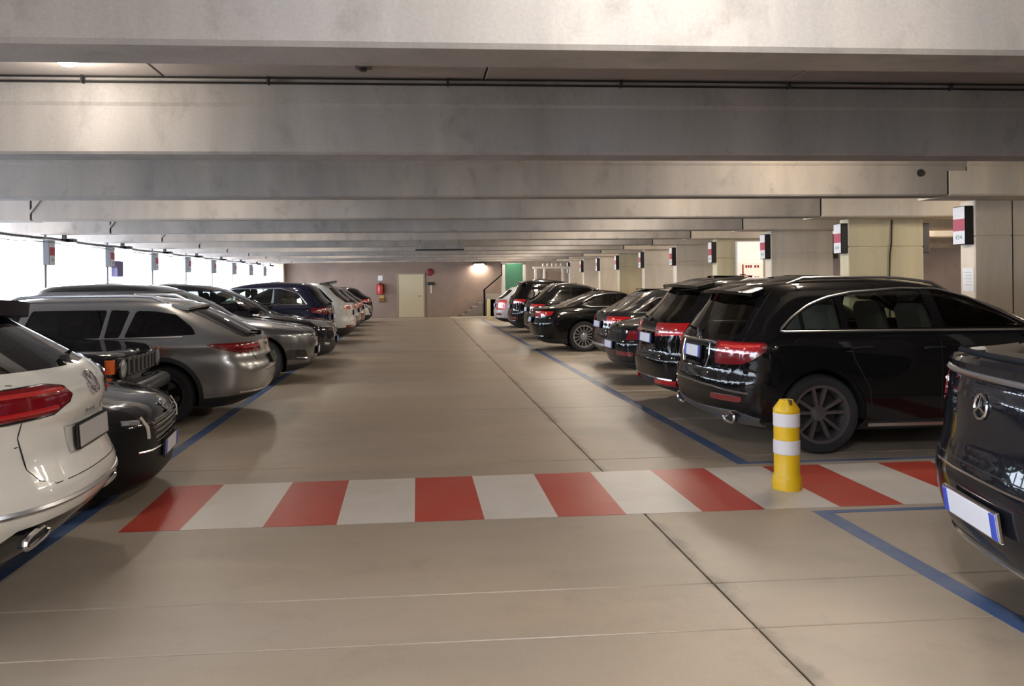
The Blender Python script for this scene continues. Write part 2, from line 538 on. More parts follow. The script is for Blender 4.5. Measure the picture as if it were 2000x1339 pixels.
def build_lamps():
    for k in range(len(BEAM_Y) - 1):
        y = BEAM_Y[k] + .31
        n = BEAM_Y[k + 1]
        y0 = y + .45
        y1 = min(n - .5, y0 + 1.35)
        if abs(BEAM_Y[k] - 3.25) < .01:
            y0, y1 = y + .25, y + 1.35
        if abs(BEAM_Y[k] - 3.25) < .01:
            continue
        back = abs(BEAM_Y[k] - .35) < .01
        wc = (.96, .98, 1.0) if back else (1.0, 0.90, 0.76)
        batten(1.1 if back else 4.2, y0, y1, TUBE_POWER * (2.1 if back else 1.15), f'strip light between beams over the right bays, {ORD[k]} from the back', wc)
        if k % 2 == 0:
            batten(-3.0, y0, y1, TUBE_POWER * .6, f'strip light between beams over the left bays, {ORD[k]} beam bay from the back', wc)
        if k % 2 == 0 and n > 6:
            batten(11.0, y0, y1, TUBE_POWER * 2.2, f'strip light over the neighbouring hall, {ORD[k]} beam bay from the back')
    # the round dome lamp in view
    t = empty('dome_lamp', (-2.33, 5.36, Z_CEIL))
    tag(t, 'round glowing dome lamp on the ceiling at upper left', 'ceiling light')
    MB().lathe([(.09, 0), (.09, -.02), (.075, -.025)], 24).obj('lamp_base', M_PLATE, t)
    MB().lathe([(.075, -.025), (.074, -.04), (.06, -.062), (.04, -.075), (.012, -.08)], 24).obj('lamp_shade', simple('dome_glow', (1.0, .95, .86), .4, emit=14.0), t)
    L = bpy.data.lights.new('dome_light', 'POINT')
    L.energy = DOME_POWER
    L.color = (1, .93, .82)
    L.shadow_soft_size = .09
    o = bpy.data.objects.new('dome_light', L)
    COL.objects.link(o)
    o.parent = t
    o.location = (0, 0, -.22)
    # wall lamp over the stair
    t = empty('wall_lamp', (2.98, Y_FAR, 2.55))
    tag(t, 'dark hooded lamp lighting the far wall above the stair', 'wall lamp')
    MB().box((-.30, -.24, -.02), (.30, -.001, .05), .012).obj('lamp_hood', M_PLASTIC, t)
    MB().tube([(-.24, -.12, -.04), (.24, -.12, -.04)], .022, 8).obj('tube', simple('tube_glow_far', (1, .88, .72), .4, emit=10.0), t)
    L = bpy.data.lights.new('wall_light', 'AREA')
    L.shape = 'RECTANGLE'
    L.size, L.size_y = .5, .1
    L.energy = 40
    L.color = (1, .88, .72)
    o = bpy.data.objects.new('wall_light', L)
    COL.objects.link(o)
    o.parent = t
    o.location = (0, -.13, -.075)

# ------------------------------------------------------------------ painted markings, bollard, fittings
def flat(name, pts, z, mat, parent=None, t=.0015):
    n = len(pts)
    V = [(x, y, z) for x, y in pts] + [(x, y, z + t) for x, y in pts]
    F = [tuple(n + k for k in range(n))] + [(k, (k + 1) % n, n + (k + 1) % n, n + k) for k in range(n)]
    return mesh_obj(name, V, F, mat, parent)

def build_markings():
    cw = tag(empty('crosswalk', (0, 5.77, 0)), 'red and white striped crossing painted across the aisle floor', 'crosswalk')
    near = [-1.965, -1.574, -1.039, -.555, -.035, .438, .941, 1.416, 1.954, 2.405, 2.948, 3.424, 3.95, 4.42, 4.92, 5.42, 5.92, 6.4, 6.9]
    far = [-1.985, -1.568, -1.024, -.573, -.034, .435, .953, 1.434, 1.951, 2.422, 2.931, 3.439, 3.971, 4.45, 4.95, 5.44, 5.94, 6.42, 6.92]
    for k in range(len(near) - 1):
        red = k % 2 == 0
        y0, y1 = 5.176 + .004 * k / 2 - 5.77, 6.318 + .008 * min(k, 9) - 5.77
        pts = [(near[k], y0), (near[k + 1], y0 + .002), (far[k + 1], y1 + .008), (far[k], y1)]
        flat('red_stripe' if red else 'white_stripe', pts, .0005, M_RED if red else M_WHITE, cw)
    def line(label, pts):
        o = flat('bay_line', pts, .0005, M_BLUE)
        tag(o, label, 'floor marking', 'blue bay lines')
        return o
    # aisle edges and bay dividers
    line('blue line along the right bays beyond the crossing', [(2.765, 6.50), (2.89, 6.50), (2.89, 34), (2.765, 34)])
    line('blue line along the near right bay before the crossing', [(2.70, -2), (2.825, -2), (2.825, 5.12), (2.70, 5.12)])
    line('blue line along the left bays', [(-2.41, -2), (-2.29, -2), (-2.29, 34), (-2.41, 34)])
    line('thin blue line edging the crossing by the black SUV', [(2.89, 6.50), (7.0, 6.50), (7.0, 6.56), (2.89, 6.56)])
    line('thin blue line edging the crossing by the coupe SUV', [(2.825, 5.06), (7.0, 5.06), (7.0, 5.12), (2.825, 5.12)])
    line('blue bay line beside the nearest right bay', [(2.825, 3.42), (7.0, 3.42), (7.0, 3.52), (2.825, 3.52)]) if False else None
    line('blue bay line at the near edge of the nearest right bay', [(2.825, 2.52), (7.0, 2.52), (7.0, 2.62), (2.825, 2.62)])
    wl = simple('bay_white', (0.50, 0.46, 0.40), .6)
    for y, txt in ((8.68, 'between the two nearest black SUVs'), (11.0, 'beside the low black car'), (13.3, 'beside the grey hatchback'), (16.4, 'on the near side of the sedan'), (20.2, 'beyond the sedan'), (23.4, 'before the tall black SUV')):
        o = flat('bay_line', [(2.89, y), (7.0, y), (7.0, y + .09), (2.89, y + .09)], .0005, wl)
        tag(o, 'faded pale bay line ' + txt, 'floor marking', 'pale bay lines')

def build_bollard():
    t = tag(empty('bollard', (2.815, 5.70, 0)), 'yellow plastic bollard with two white bands on the striped crossing', 'bollard')
    Yl = simple('bollard_yellow', (0.74, 0.46, 0.008), .42)
    MB().lathe([(.0, 0), (.108, 0), (.108, .085), (.102, .10), (.094, .115), (.093, .27)], 32).obj('base', Yl, t)
    MB().lathe([(.0925, .27), (.0975, .275), (.0975, .375), (.0925, .38)], 32).obj('white_band', simple('band_white', (0.72, 0.68, 0.70), .35), t)
    MB().lathe([(.0935, .375), (.0935, .485)], 32).obj('body', Yl, t)
    MB().lathe([(.0925, .48), (.0975, .485), (.0975, .580), (.0925, .585)], 32).obj('white_band', simple('band_white', (0.72, 0.68, 0.70), .35), t)
    cap = MB().lathe([(.094, .58), (.097, .59), (.097, .612), (.055, .672), (.05, .682), (.0, .683)], 32).obj('cap', Yl, t)
    MB().box((-.010, -.078, .648), (.010, -.035, .690), .003).obj('slot', simple('slot_brown', (0.10, 0.05, 0.005), .7), cap)

def sign_box(x, y, aisle, label, dark_back=False):
    """bay number box hung at the end of a pier; aisle = -1 faces -x"""
    t = tag(empty('bay_sign', (x, y, 2.28)), label, 'sign', 'bay sign boxes on the right piers' if aisle < 0 else ('bay sign boxes on the left posts' if not dark_back else 'bay sign boxes on the far pier ends'))
    a = aisle
    lo, hi = sorted((0, a * .115))
    MB().box((lo, -.115, -.25), (hi, .115, .25), .006).obj('box', M_PLASTIC, t)
    x0, x1 = sorted((a * .113, a * .120))
    W_, R_ = simple('sign_white', (0.68, 0.67, 0.69), .35), simple('sign_red', (0.36, 0.04, 0.07), .35)
    MB().box((x0, -.105, .085), (x1, .105, .24), .001).obj('white_field', W_, t)
    MB().box((x0, -.108, -.07), (x1, .108, .085), .001).obj('red_field', R_, t)
    p = MB().box((x0, -.105, -.24), (x1, .105, -.07), .001).obj('number_field', W_, t)
    me = text_mesh('434', .085, .001)
    me.materials.append(simple('sign_teal', (0.05, 0.20, 0.19), .4))
    o = bpy.data.objects.new('bay_number', me)
    COL.objects.link(o)
    o.parent = p
    o.matrix_local = Matrix(((0, 0, a, a * .1205), (a, 0, 0, 0), (0, 1, 0, -.155), (0, 0, 0, 1)))
    return t

def build_fittings():
    for k, y in enumerate(PIER_Y[3:]):
        sign_box(X_PIER - .002, y + .13, -1, f'white and red bay sign box, {ORD[k] if k < 9 else "last"} pier in view on the right')
        if k < 5:
            sign_box(X_PIER2 + .002, y + .13, 1, f'dark bay sign box on the far end of the {ORD[k]} pier', True)
    # left posts
    steel = simple('post_grey', (0.42, 0.42, 0.44), .5, .3)
    ys = [y + .26 for y in BEAM_Y[6:]]
    for k, y in enumerate(ys):
        t = tag(empty('steel_post', (-7.0, y, 0)), f'slim grey steel post along the open left side, {ORD[k]} one from the viewer', 'post', 'steel posts of the open left side')
        MB().box((-.045, -.045, 0), (.045, .045, Z_BEAM - .004), .006).obj('shaft', steel, t)
        MB().box((-.09, -.09, 0), (.09, .09, .015), .003).obj('foot_plate', steel, t)
        if k != 3:
            sign_box(-6.953, y, 1, f'backlit bay sign box on the {ORD[k]} steel post of the open left side')
        else:
            o = MB().box((-6.94, y + .13, 1.84), (-6.79, y + .47, 2.20), .01).obj('meter_box', simple('box_violet', (0.16, 0.14, 0.28), .5))
            tag(o, 'square violet-grey box hung on a left post', 'box')
            sign_box(-6.953, y - .02, 1, 'pale bay sign on the post with the square box').location.z = 2.30
    # cable tray along the left posts
    t = tag(empty('cable_pipe', (0, 0, 0)), 'dark cable pipe hung along the open left side under the beam heads', 'pipe')
    P = [(-6.70, y, 2.505 - .018 * math.sin((y - 8.85) / 2.95 * PI)**2) for y in np.arange(-6, 36.8, .74)]
    MB().tube(P, .028, 6).obj('pipe', M_GLOSS, t)
    MB().tube([(x - .03, y, z - .05 - .03 * abs(math.sin(y * 1.3))) for x, y, z in P], .009, 5).obj('cable', M_GLOSS, t)
    for y in BEAM_Y[2:]:
        MB().box((-6.74, y + .42, 2.50), (-6.66, y + .47, 2.90), .004).obj('hanger', M_GLOSS, t)
        MB().box((-6.76, y + .50, 2.47), (-6.56, y + .68, 2.54), .006).obj('junction_box', M_GLOSS, t)
    # conduits under the ceiling before the second beam
    t = tag(empty('conduit', (0, 5.86, 3.11)), 'pair of thin dark conduits along the top of the second beam', 'conduit')
    MB().tube([(-7, 0, .045), (7, 0, .045)], .008, 6).obj('conduit_pipe', M_GLOSS, t)
    MB().tube([(-7, .02, .012), (7, .02, .012)], .009, 6).obj('conduit_pipe', M_GLOSS, t)
    for x in np.arange(-6.5, 7, 1.35):
        MB().box((x - .008, -.006, .0), (x + .008, .04, .057), .002).obj('clip', M_PLASTIC, t)
    o = MB().box((-.43, 5.50, Z_CEIL - .02), (-.31, 5.60, Z_CEIL), .006).obj('ceiling_sensor', simple('sensor_grey', (0.10, 0.085, 0.08), .6))
    tag(o, 'small dark square sensor on the ceiling plank', 'sensor')
    MB().lathe([(.03, 0), (.028, -.02), (.01, -.028)], 12, 'z', (-.37, 5.55, Z_CEIL - .019)).obj('sensor_eye', M_GLOSS, o)
    # drain hole in the third beam
    o = MB().lathe([(.0, .0), (.045, .0), (.045, -.012), (.036, -.012), (.036, -.002), (0, -.002)], 20, 'y', (6.08, 8.849, 2.875)).obj('drain_sleeve', M_DARKGAP)
    tag(o, 'round dark drain hole in the third beam near its right end', 'hole')
    # cable on the second pier, paper notice on the first
    o = MB().tube([(7.90, 12.238, 2.58), (7.89, 12.238, 2.2), (7.86, 12.236, 2.0), (7.85, 12.236, 1.7), (7.85, 12.238, .3)], .012, 6).obj('cable', M_GLOSS)
    tag(o, 'thin black cable running down the yellowish second pier', 'cable')
    t = tag(empty('paper_notice', (X_PIER - .003, 9.47, 1.58)), 'white paper notice taped to the nearest pier below its sign', 'notice')
    MB().box((-.004, -.10, -.15), (.001, .10, .15), .001).obj('sheet', simple('paper', (0.74, 0.74, 0.74), .6), t)
    for k in range(5):
        MB().box((-.0055, -.065, .085 - .04 * k), (-.0035, .065 - .02 * (k % 2), .095 - .04 * k)).obj('print_line', simple('print_grey', (0.5, 0.5, 0.5), .6), t)
    # lit sign on the fourth pier
    t = tag(empty('lit_sign', (7.94, 17.88, 2.06)), 'bright white lit sign with red arrow on a pier above the black SUV', 'sign')
    MB().box((-.33, -.07, -.50), (.33, -.001, .48), .008).obj('sign_case', M_PLATE, t)
    MB().box((-.31, -.076, -.05), (.31, -.069, .46), .002).obj('white_field', simple('sign_lit_white', (0.80, 0.72, 0.64), .4, emit=.75), t)
    p = MB().box((-.31, -.076, -.48), (.31, -.069, -.055), .002).obj('pink_field', simple('sign_lit_pink', (0.85, 0.62, 0.52), .4, emit=.8), t)
    R_ = simple('sign_print_red', (0.30, 0.05, 0.03), .5)
    ar = MB()
    ar.box((-.20, -.081, -.34), (-.165, -.075, -.08))
    ar.add([(-.27, -.081, -.31), (-.10, -.081, -.31), (-.185, -.081, -.42), (-.27, -.075, -.31), (-.10, -.075, -.31), (-.185, -.075, -.42)], [(0, 2, 1), (3, 4, 5), (0, 1, 4, 3), (1, 2, 5, 4), (2, 0, 3, 5)])
    ar.obj('arrow', R_, p)
    lt = MB()
    for row, z in ((0, -.13), (1, -.40)):
        for i, (a, b) in enumerate(((-.12, -.075), (-.06, -.02), (-.005, .04), (.10, .15), (.17, .215))):
            lt.box((a, -.081, z - .03), (b, -.075, z + .03))
    lt.obj('faded_lettering', R_, p)
    # grey board hanging under a beam in the middle of the aisle
    t = tag(empty('hanging_board', (.58, 19.6, 2.53)), 'long grey board hanging under a beam over the middle of the aisle', 'board')
    MB().box((-.60, -.05, -.05), (.60, .05, .11), .01).obj('board', M_BEAM, t)
    MB().box((-.62, -.06, -.085), (.62, .06, -.05), .006).obj('bottom_rail', M_PLASTIC, t)
    for s in (-.5, .5):
        MB().tube([(s, 0, .10), (s, 0, .66)], .008, 6).obj('hanger', M_PLASTIC, t)
    # things on the far wall
    t = tag(empty('fire_extinguisher', (-1.76, Y_FAR, 1.32)), 'red fire extinguisher on the far wall left of the cream door', 'fire extinguisher')
    MB().lathe([(.0, -.18), (.12, -.18), (.13, -.15), (.13, .18), (.10, .25), (.04, .28), (.0, .28)], 20, 'z', (0, -.14, 0)).obj('bottle', simple('extinguisher_red', (0.50, 0.05, 0.04), .3), t)
    MB().box((-.05, -.20, .28), (.05, -.08, .36), .01).obj('valve', M_PLASTIC, t)
    MB().tube([(.03, -.14, .32), (.17, -.16, .25), (.17, -.16, -.12)], .016, 6).obj('hose', M_PLASTIC, t)
    MB().box((-.20, -.03, -.2), (.20, -.001, .30), .01).obj('back_board', simple('board_red', (0.34, 0.06, 0.05), .5), t)
    o = MB().box((-1.87, Y_FAR - .02, 1.78), (-1.65, Y_FAR - .001, 2.02), .005).obj('wall_sign', M_PLATE)
    tag(o, 'small white sign above the red fire extinguisher', 'sign')
    t = tag(empty('wall_box', (-1.70, Y_FAR, .92)), 'small brown and yellow box on the wall below the fire extinguisher', 'box')
    MB().box((-.13, -.10, -.16), (.13, -.001, .02), .01).obj('box_body', simple('box_brown', (0.20, 0.10, 0.03), .5), t)
    MB().box((-.11, -.09, .02), (.11, -.001, .15), .01).obj('box_lid', simple('box_yellow', (0.50, 0.36, 0.12), .5), t)
    o = MB().lathe([(.0, -.10), (.10, -.10), (.17, -.06), (.18, -.001), (.0, -.001)], 20, 'y', (.62, Y_FAR, 2.16)).obj('alarm_bell', simple('bell_red', (0.20, 0.015, 0.03), .4))
    tag(o, 'dark red round alarm bell right of the door', 'alarm')
    t = tag(empty('call_point', (.66, Y_FAR, 1.60)), 'grey call box with a bracket right of the cream door', 'box')
    MB().box((-.16, -.10, -.06), (.16, -.001, .08), .01).obj('box_body', M_PLASTIC, t)
    MB().box((-.04, -.06, -.45), (.04, -.001, -.06), .008).obj('bracket', M_PIER, t)
    # stair in the far right corner
    t = tag(empty('staircase', (0, 0, 0)), 'short concrete stair with dark handrail in the far right corner', 'stairs')
    for k in range(5):
        MB().box((2.05 + .27 * k, 35.9, 0), (2.32 + .27 * k + (.55 if k == 4 else 0), 36.95, .17 * (k + 1)), .01).obj('step', simple('stair_dark', (0.20, 0.165, 0.135), .8), t)
    MB().tube([(3.13, 35.85, 0.0), (3.13, 35.85, 1.32)], .045, 8).obj('rail_post', M_PLASTIC, t)
    MB().tube([(3.13, 35.85, 1.30), (3.95, 35.85, 1.98), (3.95, 35.85, 2.5)], .03, 8).obj('handrail', M_PLASTIC, t)
    MB().box((3.2, 35.9, .0), (4.0, 36.0, 1.1), .01).obj('side_wall', simple('stair_wall', (0.36, 0.31, 0.26), .8), t)
    t = tag(empty('guard_post', (3.14, 33.9, 0)), 'short pale yellow post at the foot of the far stair', 'post')
    MB().lathe([(.0, 0), (.085, 0), (.085, .84), (.07, .88), (0, .89)], 16).obj('shaft', simple('post_yellow', (0.62, 0.52, 0.26), .5), t)
    MB().box((-.12, -.12, 0), (.12, .12, .03), .005).obj('foot', simple('post_yellow', (0.62, 0.52, 0.26), .5), t)
    o = MB().box((1.5, 35.2, 0), (3.6, 35.6, .06), .01).obj('light_patch', simple('light_patch_pale', (0.60, 0.54, 0.44), .7))  # added box; the light falling on the floor is put into its pale colour
    tag(o, 'low pale strip painted as light falling on the floor before the far stair', 'light_patch')
    t = tag(empty('green_board', (4.25, 33.9, 0)), 'green panel with pale uprights standing at the far end right', 'panel')
    MB().box((-.34, -.03, 1.25), (.42, .03, 2.46), .01).obj('panel', simple('panel_green', (0.05, 0.19, 0.11), .5), t)
    for x in (-.42, .50):
        MB().box((x - .06, -.05, 0), (x + .06, .05, 2.40), .01).obj('upright', simple('upright_pale', (0.60, 0.58, 0.52), .5), t)
    t = tag(empty('gantry', (6.05, 34.2, 0)), 'white frame gantry with a row of knobs on top at the far right', 'gantry')
    wht = simple('gantry_white', (0.68, 0.64, 0.58), .5)
    for x in (-.75, -.35, .48, .82):
        MB().box((x - .05, -.05, 0), (x + .05, .05, 2.28), .01).obj('upright', wht, t)
    MB().box((-.86, -.06, 2.22), (.88, .06, 2.32), .01).obj('crossbar', wht, t)
    for k in range(5):
        MB().lathe([(.035, 0), (.05, .05), (.045, .11), (.02, .14)], 10, 'z', (-.40 + .2 * k, 0, 2.32)).obj('knob', wht, t)
    MB().box((-.32, .02, .2), (.45, .06, 2.1), .008).obj('infill', M_WALL, t)
# ------------------------------------------------------------------ the car builder
def pchip(xs, ys):
    xs = np.array(xs, float)
    ys = np.array(ys, float)
    n = len(xs)
    if n == 1:
        return lambda q: np.full(np.shape(q), ys[0])
    h = np.diff(xs)
    d = np.diff(ys) / h
    m = np.zeros(n)
    m[0], m[-1] = d[0], d[-1]
    for i in range(1, n - 1):
        if d[i - 1] * d[i] <= 0:
            m[i] = 0
        else:
            w1, w2 = 2 * h[i] + h[i - 1], h[i] + 2 * h[i - 1]
            m[i] = (w1 + w2) / (w1 / d[i - 1] + w2 / d[i])
    def f(q):
        q = np.clip(np.asarray(q, float), xs[0], xs[-1])
        i = np.clip(np.searchsorted(xs, q) - 1, 0, n - 2)
        t = (q - xs[i]) / h[i]
        return ((2 * t**3 - 3 * t**2 + 1) * ys[i] + (t**3 - 2 * t**2 + t) * h[i] * m[i]
                + (-2 * t**3 + 3 * t**2) * ys[i + 1] + (t**3 - t**2) * h[i] * m[i + 1])
    return f

def inside(px, pz, poly):
    r = np.zeros(px.shape, bool)
    n = len(poly)
    for i in range(n):
        x0, z0 = poly[i]
        x1, z1 = poly[(i + 1) % n]
        if z0 == z1:
            continue
        c = (z0 > pz) != (z1 > pz)
        r ^= c & (px < (x1 - x0) * (pz - z0) / (z1 - z0) + x0)
    return r

def rpoly(pts, rad=0.04, seg=3):
    """polygon with rounded corners"""
    out = []
    n = len(pts)
    for i in range(n):
        p, a, b = Vector(pts[i]), Vector(pts[i - 1]), Vector(pts[(i + 1) % n])
        u, v = a - p, b - p
        r = min(rad, u.length * 0.45, v.length * 0.45)
        p0, p1 = p + u.normalized() * r, p + v.normalized() * r
        for k in range(seg + 1):
            t = k / seg
            q = p0 * (1 - t)**2 + p * 2 * t * (1 - t) + p1 * t * t
            out.append((q.x, q.y))
    return out

def circ(cx, cz, r, n=24):
    return [(cx + r * math.cos(2 * PI * k / n), cz + r * math.sin(2 * PI * k / n)) for k in range(n)]

VIEW = {'side': (0, 2), 'yz': (1, 2), 'xy': (0, 1)}

class Car:
    def __init__(s, name, label, loc, rz, front, rear, half, cf, cr, nf=2.8, nr=3.0, axles=(1.4, -1.4), wr=0.34,
                 body=None, res=(13, 46, 58), sharp=38, group=None):
        s.root = tag(empty(name, (loc[0], loc[1], 0.0022), rz), label, 'car', group)
        s.paint = body
        s.axles, s.wr = axles, wr
        s.fz, s.rz, s.hz = pchip(*zip(*front)), pchip(*zip(*rear)), pchip(*zip(*half))
        s.cf, s.cr = pchip(*zip(*cf)), pchip(*zip(*cr))
        s.z0, s.z1 = front[0][0], front[-1][0]
        nq, ns, nl = res
        zz = np.linspace(s.z0, s.z1, 1200)
        mm = np.abs(np.diff(zz)) + 0.22 * np.abs(np.diff(s.fz(zz))) + 0.22 * np.abs(np.diff(s.rz(zz))) + 0.25 * np.abs(np.diff(s.hz(zz)))
        mm = np.concatenate([[0], np.cumsum(mm)])
        lev = np.interp(np.linspace(0, mm[-1], nl), mm, zz)
        ph = np.linspace(0, PI / 2, nq)
        def quarter(n):
            r = (np.abs(np.cos(ph))**n + np.abs(np.sin(ph))**n)**(-1.0 / n)
            return np.cos(ph) * r, np.sin(ph) * r
        cR, sR = quarter(nr)
        cF, sF = quarter(nf)
        rows = []
        for z in lev:
            xf, xr, hw = float(s.fz(z)), float(s.rz(z)), float(s.hz(z))
            a, b = float(s.cf(z)), float(s.cr(z))
            tot = max(xf - xr, 0.05)
            if a + b > tot * 0.96:
                k = tot * 0.96 / (a + b)
                a, b = a * k, b * k
            xs = list(xr + b * (1 - cR)) + list(np.linspace(xr + b, xf - a, ns)[1:-1]) + list((xf - a + a * cF)[::-1])
            ys = list(hw * sR) + [hw] * (ns - 2) + list((hw * sF)[::-1])
            rows.append([(x, y, z) for x, y in zip(xs, ys)])
        P = len(rows[0])
        bm = bmesh.new()
        ring = []
        for r in rows:
            L = [bm.verts.new(p) for p in r]
            Rr = [L[0]] + [bm.verts.new((x, -y, z)) for x, y, z in r[1:-1]] + [L[-1]]
            ring.append((L, Rr))
        for k in range(nl - 1):
            (La, Ra), (Lb, Rb) = ring[k], ring[k + 1]
            for i in range(P - 1):
                bm.faces.new((La[i + 1], La[i], Lb[i], Lb[i + 1]))
                bm.faces.new((Ra[i], Ra[i + 1], Rb[i + 1], Rb[i]))
        for top in (True, False):
            L, Rr = ring[-1] if top else ring[0]
            fr = [0.0] if top else [0.72, 0.4, 0.0]
            prev = [(L[i], Rr[i]) for i in range(P)]
            for f in fr:
                cur = []
                for i in range(P):
                    if i in (0, P - 1):
                        cur.append((L[i], L[i]))
                        continue
                    x, y, z = L[i].co
                    if f > 0:
                        cur.append((bm.verts.new((x, y * f, z)), bm.verts.new((x, -y * f, z))))
                    else:
                        c = bm.verts.new((x, 0, z + (0.006 if top else 0)))
                        cur.append((c, c))
                for i in range(P - 1):
                    for sd in (0, 1):
                        q = [prev[i][sd], prev[i + 1][sd], cur[i + 1][sd], cur[i][sd]]
                        u = []
                        for v in q:
                            if v not in u:
                                u.append(v)
                        if len(u) < 3:
                            continue
                        if (sd == 0) != top:
                            u = u[::-1]
                        try:
                            bm.faces.new(u)
                        except ValueError:
                            pass
                prev = cur
        bm.normal_update()
        s.bm = bm
        s.bvh = BVHTree.FromBMesh(bm)
        s.regions = []
        s.sharp = sharp
        s.add_arches()

    # --- regions -----------------------------------------------------------
    def region(s, name, conds, sel=None, mat=None, off=0.0, depth=0.012, parent=None, split=True, smooth=True, drop=False, label=None):
        """conds: list of (view, polygon); sel(center, normal) -> bool limits the faces (before cutting)"""
        cand = []
        for f in s.bm.faces:
            c = f.calc_center_median()
            if sel and not sel(c, f.normal):
                continue
            ok = True
            for view, poly in conds:
                i, j = VIEW[view]
                a0 = min(p[0] for p in poly); a1 = max(p[0] for p in poly)
                b0 = min(p[1] for p in poly); b1 = max(p[1] for p in poly)
                va = [abs(v.co[i]) if i == 1 else v.co[i] for v in f.verts]
                vb = [abs(v.co[j]) if j == 1 else v.co[j] for v in f.verts]
                if max(va) < a0 or min(va) > a1 or max(vb) < b0 or min(vb) > b1:
                    ok = False
                    break
            if ok:
                cand.append(f)
        geom = set(cand)
        for f in cand:
            geom.update(f.edges)
            geom.update(f.verts)
        geom = list(geom)
        for view, poly in conds:
            i, j = VIEW[view]
            n = len(poly)
            for k in range(n):
                p, q = poly[k], poly[(k + 1) % n]
                d = (q[0] - p[0], q[1] - p[1])
                if math.hypot(*d) < 1e-6:
                    continue
                signs = ((1,) if view == 'side' else (1, -1))
                if (i == 1 and p[0] == 0 and q[0] == 0):
                    continue
                for sg in signs:
                    co = [0, 0, 0]
                    no = [0, 0, 0]
                    co[i], co[j] = p
                    no[i], no[j] = -d[1], d[0]
                    co[1] *= sg
                    no[1] *= sg
                    r = bmesh.ops.bisect_plane(s.bm, geom=geom, dist=2e-4, plane_co=co, plane_no=no)
                    geom = r['geom']
        s.regions.append(dict(name=name, conds=conds, sel=sel, mat=mat, off=off, depth=depth, parent=parent, split=split, smooth=smooth, drop=drop, label=label))

    def add_arches(s):
        s.arch = s.wr + 0.055
        for ax in s.axles:
            hwa = float(s.hz(s.wr + 0.2))
            s.region('arch_hole', [('side', circ(ax, s.wr, s.arch, 28))], lambda c, n, h=hwa: abs(c.y) > h - 0.36, drop=True, split=False)

    def hit_side(s, x, z, sg):
        h = s.bvh.ray_cast(Vector((x, sg * 3, z)), Vector((0, -sg, 0)))
        return (h[0], h[1]) if h[0] else None
    def hit_end(s, y, z, rear=True):
        h = s.bvh.ray_cast(Vector((-5 if rear else 5, y, z)), Vector((1 if rear else -1, 0, 0)))
        return (h[0], h[1]) if h[0] else None
    def hit_top(s, x, y):
        h = s.bvh.ray_cast(Vector((x, y, 4)), Vector((0, 0, -1)))
        return (h[0], h[1]) if h[0] else None

    @staticmethod
    def dense(pts, step, closed=False):
        out = []
        n = len(pts)
        for k in range(n if closed else n - 1):
            a, b = Vector(pts[k]), Vector(pts[(k + 1) % n])
            m = max(1, int((b - a).length / step))
            out += [tuple(a.lerp(b, t / m)) for t in range(m)]
        if not closed:
            out.append(tuple(pts[-1]))
        return out

    def line(s, mb, view, pts, r, sg=1, lift=0.0, closed=False, step=0.07, n=6):
        """a thin tube laid on the body along a line drawn in side / rear / front / top view"""
        P, U = [], []
        for a, b in s.dense(pts, step, closed):
            h = {'side': lambda: s.hit_side(a, b, sg), 'rear': lambda: s.hit_end(a, b, True),
                 'front': lambda: s.hit_end(a, b, False), 'top': lambda: s.hit_top(a, b)}[view]()
            if h:
                P.append(h[0] + h[1] * lift)
                U.append(h[1])
        if len(P) > 1:
            mb.tube(P, r, n, closed=closed, up=U)

    # --- split the skin into parts -------------------------------------------
    def finish(s, body_name='body'):
        bm = s.bm
        bm.normal_update()
        bm.verts.index_update()
        faces = list(bm.faces)
        C = np.array([f.calc_center_median()[:] for f in faces])
        rid = np.full(len(faces), -1)
        for k, g in enumerate(s.regions):
            m = np.ones(len(faces), bool)
            for view, poly in g['conds']:
                i, j = VIEW[view]
                a = np.abs(C[:, i]) if i == 1 else C[:, i]
                b = np.abs(C[:, j]) if j == 1 else C[:, j]
                m &= inside(a, b, poly)
            idx = np.nonzero(m)[0]
            if g['sel']:
                idx = [q for q in idx if g['sel'](Vector(C[q]), faces[q].normal)]
            rid[idx] = k
        # what faces down is the underbody
        under = np.array([f.normal.z < -0.98 and C[q][2] < s.z0 + 0.02 for q, f in enumerate(faces)])
        rid[(rid == -1) & under] = -2
        co = [v.co.copy() for v in bm.verts]
        no = [v.normal.copy() for v in bm.verts]
        def build(sel, name, mat, off, depth, label=None):
            used = {}
            vs, fs, edges = [], [], {}
            for q in sel:
                idx = []
                for v in faces[q].verts:
                    i = v.index
                    if i not in used:
                        used[i] = len(vs)
                        vs.append(co[i] + no[i] * off)
                    idx.append(used[i])
                fs.append(idx)
                for a, b in zip(idx, idx[1:] + idx[:1]):
                    if (b, a) in edges:
                        edges[(b, a)] = 0
                    else:
                        edges[(a, b)] = 1
            if depth:
                inv = {v: k for k, v in used.items()}
                low = {}
                for (a, b), c in edges.items():
                    if not c:
                        continue
                    for t in (a, b):
                        if t not in low:
                            low[t] = len(vs)
                            vs.append(vs[t] - no[inv[t]] * depth)
                    fs.append([b, a, low[a], low[b]])
            o = mesh_obj(name, vs, fs, mat, s.root, s.sharp)
            if label:
                o['label'] = label
            return o
        made = {}
        made['body'] = build(np.nonzero(rid == -1)[0], body_name, s.paint, 0, 0.022)
        for k, g in enumerate(s.regions):
            if g['drop']:
                continue
            idx = np.nonzero(rid == k)[0]
            if g['split']:
                sets = [idx[C[idx, 1] > 0], idx[C[idx, 1] <= 0]]
            else:
                sets = [idx]
            for q in sets:
                if len(q):
                    o = build(q, g['name'], g['mat'] or s.paint, g['off'], g['depth'], g['label'])
                    made.setdefault(g['name'], []).append(o)
                    if g['parent']:
                        ps = made.get(g['parent'])
                        if ps:
                            side = C[q, 1].mean()
                            o.parent = ps[0] if len(ps) == 1 or side > 0 else ps[-1]
        # underbody with the four wheel wells
        mb = MB()
